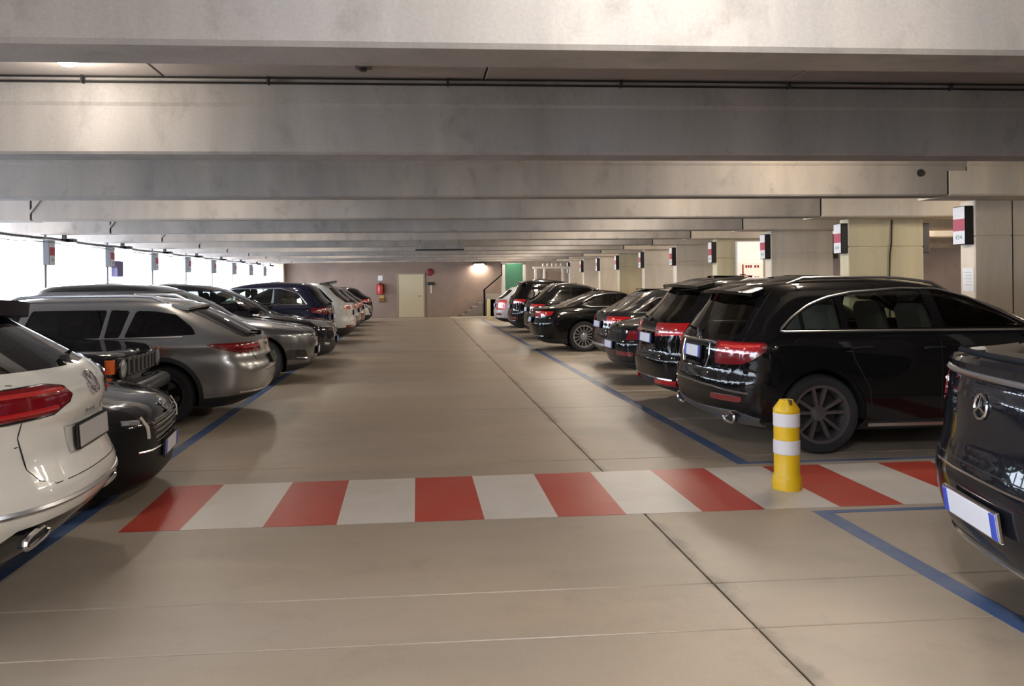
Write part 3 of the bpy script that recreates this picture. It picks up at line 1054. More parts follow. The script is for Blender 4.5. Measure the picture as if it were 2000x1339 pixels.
        sel = np.nonzero(rid == -2)[0]
        used = {}
        vs, fs = [], []
        for q in sel:
            idx = []
            for v in faces[q].verts:
                if v.index not in used:
                    used[v.index] = len(vs)
                    vs.append(co[v.index])
                idx.append(used[v.index])
            fs.append(idx)
        mb.add(vs, fs)
        s.under = mb.obj('underbody', M_DARK, s.root)
        for ax in s.axles:
            for sg in (1, -1):
                mb = MB()
                h = float(s.hz(s.wr + 0.2))
                a0, a1 = math.radians(-8), math.radians(188)
                n = 16
                V = []
                for k in range(n + 1):
                    t = a0 + (a1 - a0) * k / n
                    for y in (h - 0.02, h - 0.37):
                        V.append((ax + (s.arch + 0.012) * math.cos(t), sg * y, s.wr + (s.arch + 0.012) * math.sin(t)))
                mb.add(V, [(2 * k, 2 * k + 1, 2 * k + 3, 2 * k + 2) for k in range(n)])
                mb.add([V[2 * k + 1] for k in range(n + 1)], [tuple(range(n + 1))])
                mb.obj('wheel_well', M_DARK, s.root)
        bm.free()
        s.made = made
        return s

    # --- add-on parts -------------------------------------------------------
    def mb_part(s, mb, name, mat, parent=None, label=None, smooth=40):
        o = mb.obj(name, mat, parent or s.root, smooth)
        if label:
            o['label'] = label
        return o

    def wheels(s, style, rim_mat=None, width=0.235, sides=(1, -1)):
        for ax in s.axles:
            for sg in sides:
                h = float(s.hz(s.wr + 0.1))
                w = wheel(style, s.wr, width, rim_mat or M_RIM)
                w.parent = s.root
                w.location = (ax, sg * (h - width / 2 - 0.012), s.wr)
                w.rotation_euler = (0, 0, 0 if sg > 0 else PI)

    def plate(s, z, rear=True, y=0.0, w=0.52, h=0.11, mat=None, blue=True, lift=0.012, tilt=None, frame=True):
        hit = s.hit_end(y, z, rear)
        if not hit:
            return
        p, n = hit
        d = -1 if rear else 1
        hz = s.hit_end(y, z + h / 2, rear)[0], s.hit_end(y, z - h / 2, rear)[0]
        x = (max if not rear else min)(hz[0].x, hz[1].x, p.x)
        an = math.atan2((hz[0].x - hz[1].x), h) * 0.8 if tilt is None else tilt
        mtx = Matrix.Translation((x + d * lift, y, z)) @ Matrix.Rotation(an, 4, 'Y')
        e = 0.006
        o = s.mb_part(MB().box((-0.012, -w / 2 - 0.012, -h / 2 - 0.012), (0.006, w / 2 + 0.012, h / 2 + 0.012), 0.004, mtx), 'number_plate', M_PLASTIC if frame else M_CHROME)
        xa, xb = (-0.016, -0.010) if rear else (0.004, 0.010)
        s.mb_part(MB().box((xa, -w / 2, -h / 2), (xb, w / 2, h / 2), 0.001, mtx), 'plate_face', mat or M_PLATE, o)
        if blue:
            xa, xb = (-0.0185, -0.012) if rear else (0.006, 0.0125)
            for sg in (1, -1):
                y0, y1 = sorted((sg * (w / 2 - 0.045), sg * w / 2))
                s.mb_part(MB().box((xa, y0, -h / 2), (xb, y1, h / 2), 0.001, mtx), 'plate_band', M_PBLUE, o)
        return o

    def mirrors(s, x, z, y, mat=None, sides=(1, -1)):
        for sg in sides:
            mb = MB()
            prof = [(-0.10, 0.55), (-0.07, 0.92), (0.0, 1.0), (0.06, 0.85), (0.10, 0.45)]
            n = 10
            V = []
            for dx, k in prof:
                for j in range(n):
                    a = 2 * PI * j / n
                    V.append((x + dx, sg * (y + 0.07 + 0.095 * k * math.cos(a)), z + 0.062 * k * math.sin(a)))
            F = [(i * n + j, i * n + (j + 1) % n, (i + 1) * n + (j + 1) % n, (i + 1) * n + j) for i in range(4) for j in range(n)]
            F += [tuple(range(n))[::-1], tuple(4 * n + j for j in range(n))]
            if sg > 0:
                F = [f[::-1] for f in F]
            mb.add(V, F)
            mb.tube([(x + 0.03, sg * (y - 0.03), z - 0.06), (x, sg * (y + 0.06), z - 0.03)], 0.025, 6)
            s.mb_part(mb, 'side_mirror', mat or s.paint)

    def handles(s, spots, mat=None, sides=(1, -1)):
        for x, z in spots:
            for sg in sides:
                h = s.hit_side(x, z, sg)
                if not h:
                    continue
                p, n = h
                mb = MB()
                mb.tube([p + Vector((-0.10, 0, -0.002)), p + Vector((-0.08, 0, 0)) + n * 0.028, p + Vector((0.08, 0, 0.006)) + n * 0.028, p + Vector((0.10, 0, 0.006))], 0.012, 6)
                s.mb_part(mb, 'door_handle', mat or s.paint)

    def rails(s, pts, y, mat=None, r=0.016, lift=0.035):
        for sg in (1, -1):
            P = []
            for k, (x, yy) in enumerate(s.dense([(p, y) for p in pts], 0.15)):
                h = s.hit_top(x, yy * sg)
                if h:
                    P.append(h[0] + Vector((0, 0, lift)))
            if len(P) > 3:
                P[0].z -= lift + 0.01
                P[-1].z -= lift + 0.01
                s.mb_part(MB().tube(P, r, 8), 'roof_rail', mat or M_SATIN)

    def seats(s, xf, xr, zb, mat=None, y=0.37):
        mat = mat or M_SEAT
        for x, ys in ((xf, (y, -y)), (xr, (y, -y))):
            for yy in ys:
                mb = MB()
                w = 0.24 if x == xf else 0.30
                mb.box((x - 0.1, yy - w, zb - 0.45), (x + 0.45, yy + w, zb - 0.25), 0.05)
                mb.box((-0.06, yy - w, -0.02), (0.07, yy + w, 0.62), 0.05, Matrix.Translation((x - 0.12, 0, zb - 0.33)) @ Matrix.Rotation(-0.24, 4, 'Y'))
                o = s.mb_part(mb, 'seat', mat)
                hb = MB().box((-0.05, yy - 0.13, 0), (0.05, yy + 0.13, 0.18), 0.04, Matrix.Translation((x - 0.29, 0, zb + 0.30)) @ Matrix.Rotation(-0.15, 4, 'Y'))
                s.mb_part(hb, 'headrest', mat, o)
        mb = MB().box((xf + 0.62, -0.66, zb - 0.5), (xf + 0.95, 0.66, zb - 0.06), 0.06)
        s.mb_part(mb, 'dashboard', M_PLASTIC)
        st = MB()
        st.tube([(xf + 0.5 + 0.07 * math.sin(a), y + 0.18 * math.cos(a), zb - 0.02 + 0.17 * math.sin(a)) for a in np.linspace(0, 2 * PI, 17)[:-1]], 0.014, 6, closed=True)
        st.tube([(xf + 0.5, y - 0.17, zb - 0.02), (xf + 0.53, y, zb - 0.03), (xf + 0.5, y + 0.17, zb - 0.02)], 0.018, 6)
        st.tube([(xf + 0.53, y, zb - 0.03), (xf + 0.66, y, zb - 0.12)], 0.03, 6)
        s.mb_part(st, 'steering_wheel', M_PLASTIC)

    def bar(s, name, mat, view, pts, r, sides=(1,), lift=0.0, closed=False, label=None, step=0.07, parent=None, n=6):
        for sg in sides:
            mb = MB()
            s.line(mb, view, pts if view == 'side' else [(a * sg if view != 'top' else a, b if view != 'top' else b * sg) for a, b in pts], r, sg, lift, closed, step, n)
            if mb.v:
                s.mb_part(mb, name, mat, parent, label)

    def seams(s, items, r=0.0045):
        for view, pts in items:
            for sg in (1, -1):
                mb = MB()
                s.line(mb, view, pts if view == 'side' else [(a * sg, b) if view in ('rear', 'front') else (a, b * sg) for a, b in pts], r, sg, -0.0015, step=0.08, n=4)
                if mb.v:
                    s.mb_part(mb, 'panel_gap', M_SEAM)

    def emblem(s, kind, y, z, r, rear=True, mat=None):
        hit = s.hit_end(y, z, rear)
        if not hit:
            return
        p, n = hit
        mb = MB()
        ux = Vector((0, -1 if rear else 1, 0))
        uz = n.cross(ux).normalized()
        if uz.z < 0:
            uz = -uz
        ux = uz.cross(n).normalized()
        P = lambda a, b, h=0.006: p + ux * a + uz * b + n * h
        mb.tube([P(r * math.cos(t), r * math.sin(t)) for t in np.linspace(0, 2 * PI, 25)[:-1]], r * 0.12, 6, closed=True)
        if kind == 'star':
            for t in (90, 210, 330):
                t = math.radians(t)
                mb.tube([P(0, 0, 0.01), P(r * math.cos(t), r * math.sin(t))], [r * 0.16, r * 0.05], 4)
        elif kind == 'vw':
            k = r * 0.09
            mb.tube([P(-0.42 * r, 0.86 * r), P(0, 0.12 * r), P(0.42 * r, 0.86 * r)], k, 4)
            mb.tube([P(-0.88 * r, 0.35 * r), P(-0.42 * r, -0.8 * r), P(0, -0.02 * r), P(0.42 * r, -0.8 * r), P(0.88 * r, 0.35 * r)], k, 4)
        else:
            mb.lathe([(r * 0.8, 0), (r * 0.8, 0.004), (r * 0.5, 0.006)], 16)
            mb.v[-48:] = [tuple(P(a, b, c)) for a, b, c in mb.v[-48:]]
        s.mb_part(mb, 'emblem', mat or M_CHROME)

    def letters(s, txt, y, z, size, rear=True, mat=None):
        hit = s.hit_end(y, z, rear)
        if not hit:
            return
        p, n = hit
        me = text_mesh(txt, size)
        me.materials.append(mat or M_CHROME)
        o = bpy.data.objects.new('lettering', me)
        COL.objects.link(o)
        o.parent = s.root
        ux = Vector((0, -1 if rear else 1, 0))
        uz = n.cross(ux).normalized()
        if uz.z < 0:
            uz = -uz
        ux = uz.cross(n).normalized()
        m = Matrix((ux, uz, n)).transposed().to_4x4()
        m.translation = p + n * 0.004
        o.matrix_local = m

    def spoiler(s, x, z, hw, length, thick, mat, droop=0.03, bow=0.12, name='roof_spoiler'):
        """a lip carried on the top edge of the tailgate; x,z = its rear edge centre"""
        n = 12
        V = []
        for k in range(n + 1):
            t = -1 + 2 * k / n
            y = hw * t
            xr = x + bow * t * t
            zz = z - 0.03 * t * t
            V += [(xr, y, zz), (xr + 0.01, y, zz - thick), (x + length, y * 1.0, zz + droop), (x + length, y, zz + droop - thick * 1.4)]
        F = []
        for k in range(n):
            a, b = 4 * k, 4 * k + 4
            F += [(a, a + 2, b + 2, b), (a + 1, b + 1, b + 3, a + 3), (a, b, b + 1, a + 1), (a + 2, a + 3, b + 3, b + 2)]
        F += [(0, 1, 3, 2), (4 * n, 4 * n + 2, 4 * n + 3, 4 * n + 1)]
        mb = MB().add(V, F)
        return s.mb_part(mb, name, mat)

    def wiper(s, y0, y1, z0, z1):
        mb = MB()
        s.line(mb, 'rear', [(y0, z0), (y1, z1)], 0.01, 1, 0.02, step=0.06)
        h = s.hit_end(y0, z0)
        if h:
            mb.lathe([(0.03, 0), (0.028, 0.03), (0.015, 0.04)], 10, 'x', (h[0].x - 0.03, y0, z0))
        s.mb_part(mb, 'wiper', M_PLASTIC)

    def exhaust(s, y, z, ry, rz, depth=0.05, x=None, mat=None, sides=(1, -1)):
        for sg in sides:
            h = s.hit_end(y * sg, z + 0.02)
            x0 = x if x is not None else h[0].x
            mb = MB()
            n = 20
            pts = []
            for k in range(n):
                a = 2 * PI * k / n
                c, d = math.cos(a), math.sin(a)
                pts.append((x0 - 0.012, y * sg + ry * math.copysign(abs(c)**0.6, c), z + rz * math.copysign(abs(d)**0.7, d)))
            mb.tube(pts, 0.013, 6, closed=True)
            o = s.mb_part(mb, 'exhaust_tip', mat or M_CHROME)
            V = [(px + 0.004, py, pz) for px, py, pz in pts]
            hole = MB().add(V + [(vx + 0.03, vy, vz) for vx, vy, vz in V], [tuple(range(n))] + [(k, (k + 1) % n, n + (k + 1) % n, n + k) for k in range(n)])
            s.mb_part(hole, 'exhaust_hole', M_DARK, o)

_WHEELS = {}
def wheel(style, r, width, rim_mat):
    key = (style, round(r, 3), round(width, 3), rim_mat.name)
    if key not in _WHEELS:
        hw = width / 2
        ri = r * {'twin': 0.715, 'multi': 0.72, 'five': 0.68, 'plain': 0.66}[style]
        t = MB()
        t.lathe([(ri - 0.004, -hw * 0.86), (ri + 0.02, -hw * 0.98), (r * 0.93, -hw), (r * 0.985, -hw * 0.8), (r, -hw * 0.5), (r, hw * 0.5), (r * 0.985, hw * 0.8),
                 (r * 0.93, hw), (ri + 0.02, hw * 0.98), (ri - 0.004, hw * 0.86)], 36, 'y')
        t.f = t.f[:-2]
        tyre = t.obj('tyre', M_RUBBER).data
        b = MB()
        yo = hw * 0.62
        b.lathe([(ri - 0.02, -hw * 0.8), (ri - 0.03, -0.02), (ri - 0.022, yo * 0.8), (ri + 0.004, hw * 0.88), (ri + 0.008, hw * 0.93), (ri - 0.018, hw * 0.9), (ri - 0.024, yo * 0.9)], 36, 'y')
        b.f = b.f[:-2]
        ns = {'twin': 10, 'multi': 15, 'five': 5, 'plain': 7}[style]
        for k in range(ns):
            a = 2 * PI * k / ns
            if style == 'twin':
                a = 2 * PI * (k // 2) / 5 + (0.21 if k % 2 else -0.21) * 1.2
            w0, w1 = {'twin': (0.016, 0.021), 'multi': (0.010, 0.013), 'five': (0.035, 0.06), 'plain': (0.022, 0.035)}[style]
            ro = ri - 0.012
            V = []
            for (rad, w, y0, y1) in ((0.045, w0, yo * 0.45, yo * 0.78), (ro * 0.6, (w0 + w1) / 2, yo * 0.62, yo * 0.98), (ro, w1, yo * 0.82, yo * 1.12)):
                for (sx, y) in ((-w, y0), (-w * 0.75, y1), (w * 0.75, y1), (w, y0)):
                    c, d = math.cos(a), math.sin(a)
                    V.append((rad * d + sx * c, y, rad * c - sx * d))
            F = []
            for q in range(2):
                for j in range(4):
                    j2 = (j + 1) % 4
                    F.append((q * 4 + j, q * 4 + j2, q * 4 + 4 + j2, q * 4 + 4 + j))
            F += [(3, 2, 1, 0), (8, 9, 10, 11)]
            b.add(V, F)
        b.lathe([(0.075, yo * 0.3), (0.072, yo * 0.75), (0.05, yo * 0.85), (0.03, yo * 0.9)], 20, 'y')
        for k in range(5):
            a = 2 * PI * (k + 0.5) / 5
            b.lathe([(0.011, yo * 0.3), (0.011, yo * 0.86)], 8, 'y', (0.055 * math.sin(a), 0, 0.055 * math.cos(a)))
        rim = b.obj('rim', rim_mat).data
        d = MB()
        d.lathe([(ri - 0.03, -hw * 0.5), (ri - 0.03, -hw * 0.45), (0.10, -hw * 0.4)], 24, 'y')
        d.lathe([(ri * 0.72, -hw * 0.2), (ri * 0.72, -hw * 0.1), (0.06, 0.0)], 24, 'y')
        disc = d.obj('brake_disc', simple('brake_iron', (0.05, 0.048, 0.046), 0.5, 0.6)).data
        for o in [o for o in COL.objects if o.data in (tyre, rim, disc)]:
            bpy.data.objects.remove(o)
        _WHEELS[key] = (tyre, rim, disc)
    tyre, rim, disc = _WHEELS[key]
    w = bpy.data.objects.new('wheel', tyre)
    COL.objects.link(w)
    for nm, me in (('rim', rim), ('brake_disc', disc)):
        o = bpy.data.objects.new(nm, me)
        COL.objects.link(o)
        o.parent = w
    return w
# ------------------------------------------------------------------ dressing a car
def dress(c, panes=(), pane_glass=None, screen=None, screen_glass=None, back=None, back_glass=None, gate=None, bonnet=None, doors=(),
          tail=None, tail_mat=None, head=None, head_mat=None, clad=None, arch_clad=0.0, clad_mat=None, extra=(), roof=None, roof_mat=None, grille=None, grille_mat=None, late=()):
    if roof:
        c.region('roof_panel', [('side', roof)], lambda p, n: n.z > 0.25, roof_mat, split=False, off=0.0015)
    if bonnet:
        c.region('bonnet', [('xy', bonnet)], lambda p, n: n.z > 0.35 and p.z < 1.25 and p.x > 0, None, split=False)
    for d in doors:
        c.region('door', [('side', d)], lambda p, n: abs(p.y) > 0.45)
    if gate:
        c.region('tailgate', [('yz', gate)], lambda p, n: p.x < -0.6 and n.x < -0.12, None, split=False)
    if clad:
        c.region('lower_trim', [('side', clad)], lambda p, n: n.z > -0.97, clad_mat or M_PLASTIC, split=False, off=0.0)
    if arch_clad:
        for ax in c.axles:
            c.region('arch_trim', [('side', circ(ax, c.wr, c.arch + arch_clad, 28))], lambda p, n: abs(p.y) > 0.6 and abs(n.y) > 0.3, clad_mat or M_PLASTIC, off=0.008)
    for k, name, conds, sel, mat, off in [(i, *e) for i, e in enumerate(extra)]:
        c.region(name, conds, sel, mat, off=off, split=not name.endswith('_panel') and not name.endswith('plate_recess') and name != 'diffuser')
    if grille:
        c.region('grille', [('yz', grille)], lambda p, n: p.x > 0.8 and n.x > 0.2, grille_mat or M_GLOSS, off=-0.015, split=False)
    if tail:
        c.region('tail_light', tail, lambda p, n: p.x < -0.9, tail_mat or M_TAIL, off=0.006)
    for name, conds, sel, mat, off in late:
        c.region(name, conds, sel, mat, off=off)
    if head:
        c.region('headlight', head, lambda p, n: p.x > 0.9, head_mat or M_LENS, off=0.004)
    for p_ in panes:
        c.region('side_window', [('side', p_)], lambda p, n: abs(p.y) > 0.4 and abs(n.y) > 0.3, pane_glass or G_DARK, off=-0.005, depth=0.006)
    if screen:
        c.region('windscreen', [('yz', screen)], lambda p, n: p.x > -0.9 and n.x > 0.15 and p.z > 0.8, screen_glass or G_MID, off=-0.005, depth=0.006, split=False)
    if back:
        c.region('rear_window', [('yz', back)], lambda p, n: p.x < -0.5 and n.x < -0.1 and p.z > 0.8, back_glass or G_DARK, off=-0.005, depth=0.006, split=False)
    # arch holes were cut first but must win over everything
    holes = [r for r in c.regions if r['drop']]
    c.regions = [r for r in c.regions if not r['drop']] + holes
    c.finish()
    return c

def outline(c, poly, mat, r=0.011, name='window_trim', rad=0.05):
    for sg in (1, -1):
        mb = MB()
        c.line(mb, 'side', poly, r, sg, 0.0, True, 0.06)
        c.mb_part(mb, name, mat)

NEAR, MIDR, FARR = (14, 54, 64), (11, 36, 46), (8, 24, 32)
RIGHT_GROUP = LEFT_GROUP = None

# ======================================================= right-hand row, tails to the aisle
# --- black SUV beside the bollard
def black_suv_by_bollard():
    c = Car('car', 'long black SUV with chrome window line, tail beside the yellow bollard', (5.10, 7.66), 0,
        front=[(.20, 2.0), (.28, 2.2), (.45, 2.31), (.70, 2.32), (.85, 2.24), (.95, 2.05), (1.03, 1.55), (1.08, 1.15), (1.13, 1.0), (1.30, .66), (1.45, .28), (1.53, .02), (1.585, -.3), (1.62, -.7), (1.64, -1.0)],
        rear=[(.20, -2.0), (.30, -2.22), (.45, -2.31), (.62, -2.33), (.75, -2.29), (.95, -2.27), (1.05, -2.22), (1.2, -2.12), (1.4, -1.99), (1.50, -1.93), (1.56, -1.84), (1.60, -1.66), (1.64, -1.3)],
        half=[(.20, .80), (.30, .90), (.5, .93), (.78, .945), (.98, .935), (1.08, .918), (1.13, .895), (1.3, .825), (1.45, .745), (1.53, .69), (1.58, .62), (1.61, .52), (1.64, .30)],
        cf=[(.2, .8), (.7, .9), (1.0, .8), (1.15, .5), (1.6, .5)], cr=[(.2, .5), (.6, .62), (1.0, .55), (1.3, .5), (1.64, .5)],
        nf=2.6, nr=3.0, axles=(1.44, -1.43), wr=0.365, body=paint('black', (0.006, 0.006, 0.0065), 0, 0.2), res=NEAR)
    win = rpoly([(-1.82, 1.125), (-1.68, 1.25), (-1.50, 1.36), (-1.30, 1.43), (-1.05, 1.475), (-.53, 1.51), (-.17, 1.50), (.12, 1.42), (.45, 1.25), (.70, 1.115)], .05, 2)
    dress(c,
        panes=[rpoly([(-1.76, 1.145), (-1.64, 1.26), (-1.47, 1.35), (-1.28, 1.41), (-1.22, 1.42), (-1.22, 1.145)], .03, 2),
               rpoly([(-1.15, 1.145), (-1.15, 1.44), (-1.05, 1.46), (-.53, 1.49), (-.36, 1.49), (-.32, 1.145)], .03, 2),
               rpoly([(-.22, 1.145), (-.26, 1.49), (-.17, 1.485), (.10, 1.41), (.42, 1.245), (.58, 1.145)], .03, 2)],
        pane_glass=G_CLEAR, screen=[(0, 1.12), (.80, 1.12), (.64, 1.50), (0, 1.54)], screen_glass=G_CLEAR,
        back=rpoly([(0, 1.07), (.70, 1.09), (.60, 1.45), (0, 1.48)], .06, 2), back_glass=G_MID,
        gate=[(0, .66), (.60, .66), (.78, .80), (.76, 1.05), (.64, 1.49), (0, 1.53)],
        bonnet=[(1.0, 0), (1.0, .74), (2.0, .62), (2.16, .3), (2.2, 0)],
        doors=[rpoly([(-.26, .36), (-.26, 1.08), (.86, 1.05), (.95, .60), (.92, .36)], .06, 2), rpoly([(-.32, .36), (-.32, 1.08), (-1.20, 1.08), (-1.12, .85), (-.98, .60), (-.95, .36)], .06, 2)],
        tail=[('side', rpoly([(-2.5, .79), (-2.12, .82), (-1.95, .95), (-1.93, 1.03), (-2.5, 1.02)], .05, 2)), ('yz', [(.50, .7), (1.2, .7), (1.2, 1.1), (.44, 1.1)])],
        tail_mat=M_TAILD, late=[('light_band', [('side', rpoly([(-2.5, .915), (-2.1, .915), (-1.985, .96), (-1.96, 1.015), (-2.5, 1.005)], .02, 2)), ('yz', [(.53, .7), (1.2, .7), (1.2, 1.1), (.50, 1.1)])], lambda p, n: p.x < -1.7, M_TAIL, .011)],
        clad=[(-2.6, .1), (-2.6, .30), (-1.86, .30), (1.9, .30), (2.6, .30), (2.6, .1)],
        extra=[('bumper_reflector', [('yz', rpoly([(.45, .475), (.80, .475), (.80, .53), (.45, .53)], .02, 2))], lambda p, n: p.x < -1.8, M_TAILD, 0.004),
               ('diffuser', [('yz', [(0, .26), (.80, .25), (.86, .33), (.72, .39), (0, .36)])], lambda p, n: p.x < -1.9, M_SATIN, 0.01)])
    outline(c, win, M_SATIN, 0.012)
    c.wheels('twin')
    c.bar('bumper_trim', M_CHROME, 'rear', [(0, .60), (.5, .595), (.85, .56)], .009, (1, -1))
    c.bar('chrome_strip', M_CHROME, 'rear', [(-.42, 1.005), (.42, 1.005)], .014)
    c.bar('plate_surround', M_CHROME, 'rear', [(.34, .99), (.36, .86), (.30, .76)], .010, (1, -1))
    c.bar('light_strip', M_TAILB, 'rear', [(.55, .985), (.86, .98)], .014, (1, -1), 0.004)
    c.bar('light_strip', M_TAILB, 'side', [(-2.2, .985), (-1.99, .995)], .014, (1, -1), 0.004)
    c.plate(.895, y=0.0, w=.42)
    c.exhaust(.64, .325, .125, .052)
    c.spoiler(-2.09, 1.505, .66, .25, .03, c.paint, 0.045)
    c.emblem('star', 0, 1.035, .045)
    c.wiper(0.05, .42, 1.09, 1.11)
    c.mirrors(.70, 1.13, .93, sides=(-1,))
    c.handles([(-.36, .96), (-1.05, .97)])
    c.rails([-1.6, .0], .60, M_SATIN, .014, .03)
    c.bar('running_board', M_SATIN, 'side', [(-1.0, .275), (1.0, .275)], .026, (1, -1), .02)
    c.seams([('rear', [(0, .66), (.60, .66), (.78, .80), (.76, 1.05), (.64, 1.49)]), ('side', [(-.29, .36), (-.29, 1.1)]), ('side', [(-.95, .36), (-.98, .60), (-1.12, .85), (-1.2, 1.1)]), ('side', [(.92, .36), (.95, .60), (.86, 1.05)])])
    c.seats(.05, -.90, 1.08, M_SEATL)
    return c

# --- dark coupe SUV in the near bay
DARK_ROT = math.radians(-13)
def dark_coupe_suv():
    L = 4.4
    c = Car('car', 'dark blue-black coupe SUV in the nearest right bay, white plate on its bumper', (2.60 + 2.2 * math.cos(DARK_ROT), 3.42 + 2.2 * math.sin(DARK_ROT)), DARK_ROT,
        front=[(.20, 1.9), (.45, 2.18), (.70, 2.2), (.88, 2.1), (1.0, 1.7), (1.10, 1.1), (1.16, .95), (1.30, .68), (1.45, .35), (1.55, .08), (1.62, -.3), (1.66, -.7)],
        rear=[(.20, -1.95), (.30, -2.12), (.45, -2.18), (.60, -2.20), (.70, -2.18), (.80, -2.155), (1.0, -2.14), (1.12, -2.12), (1.185, -2.13), (1.215, -2.06), (1.235, -1.85), (1.32, -1.55), (1.45, -1.2), (1.56, -.95), (1.62, -.8), (1.66, -.75)],
        half=[(.20, .80), (.30, .90), (.5, .95), (.80, .955), (1.0, .94), (1.12, .92), (1.2, .88), (1.3, .83), (1.45, .75), (1.56, .66), (1.62, .5), (1.66, .2)],
        cf=[(.2, .8), (1.0, .8), (1.2, .5), (1.66, .3)], cr=[(.2, .65), (.6, .8), (1.0, .75), (1.2, .7), (1.3, .6), (1.66, .2)],
        nf=2.6, nr=3.0, axles=(1.35, -1.28), wr=0.37, body=paint('blue_black', (0.010, 0.0105, 0.014), 0.1, 0.2), res=NEAR)
    dress(c,
        panes=[rpoly([(-1.35, 1.2), (-.9, 1.44), (-.4, 1.53), (-.3, 1.2)], .04, 2), rpoly([(-.2, 1.2), (-.25, 1.54), (.0, 1.52), (.35, 1.38), (.62, 1.2)], .04, 2)],
        screen=[(0, 1.17), (.80, 1.17), (.62, 1.52), (0, 1.55)], back=rpoly([(0, 1.243), (.70, 1.247), (.58, 1.50), (0, 1.55)], .05, 2), back_glass=G_DARK,
        gate=[(0, .70), (.58, .70), (.66, .80), (.72, 1.0), (.80, 1.2), (.7, 1.52), (0, 1.56)],
        doors=[rpoly([(-.25, .36), (-.25, 1.1), (.80, 1.1), (.88, .60), (.85, .36)], .06, 2), rpoly([(-.31, .36), (-.31, 1.1), (-1.05, 1.1), (-.86, .60), (-.84, .36)], .06, 2)],
        tail=[('yz', rpoly([(.56, .97), (.60, 1.09), (1.2, 1.09), (1.2, .90), (.80, .89)], .03, 2))], tail_mat=M_TAILD,
        clad=[(-2.6, .1), (-2.6, .33), (2.6, .33), (2.6, .1)])
    c.wheels('five')
    c.bar('chrome_strip', M_SATIN, 'rear', [(-.80, 1.125), (.80, 1.125)], .016)
    c.bar('spoiler_lip', c.paint, 'rear', [(-.78, 1.205), (-.4, 1.215), (.4, 1.215), (.78, 1.205)], .018)
    c.bar('bumper_trim', M_CHROME, 'rear', [(-.82, .655), (.82, .655)], .006)
    c.bar('skid_plate', M_CHROME, 'rear', [(-.6, .29), (.6, .29)], .016)
    c.bar('light_strip', M_TAILB, 'rear', [(.66, 1.05), (.90, 1.03)], .010, (1, -1), .006)
    c.emblem('star', .05, .985, .058)
    c.letters('4M', -.42, .82, .05)
    c.plate(.50, y=.0, w=.50, h=.115, frame=False, lift=.016)
    c.mirrors(.68, 1.16, .93)
    c.seams([('rear', [(0, .70), (.58, .70), (.66, .80), (.72, 1.0), (.80, 1.18)]), ('side', [(-.28, .36), (-.28, 1.15)])])
    return c

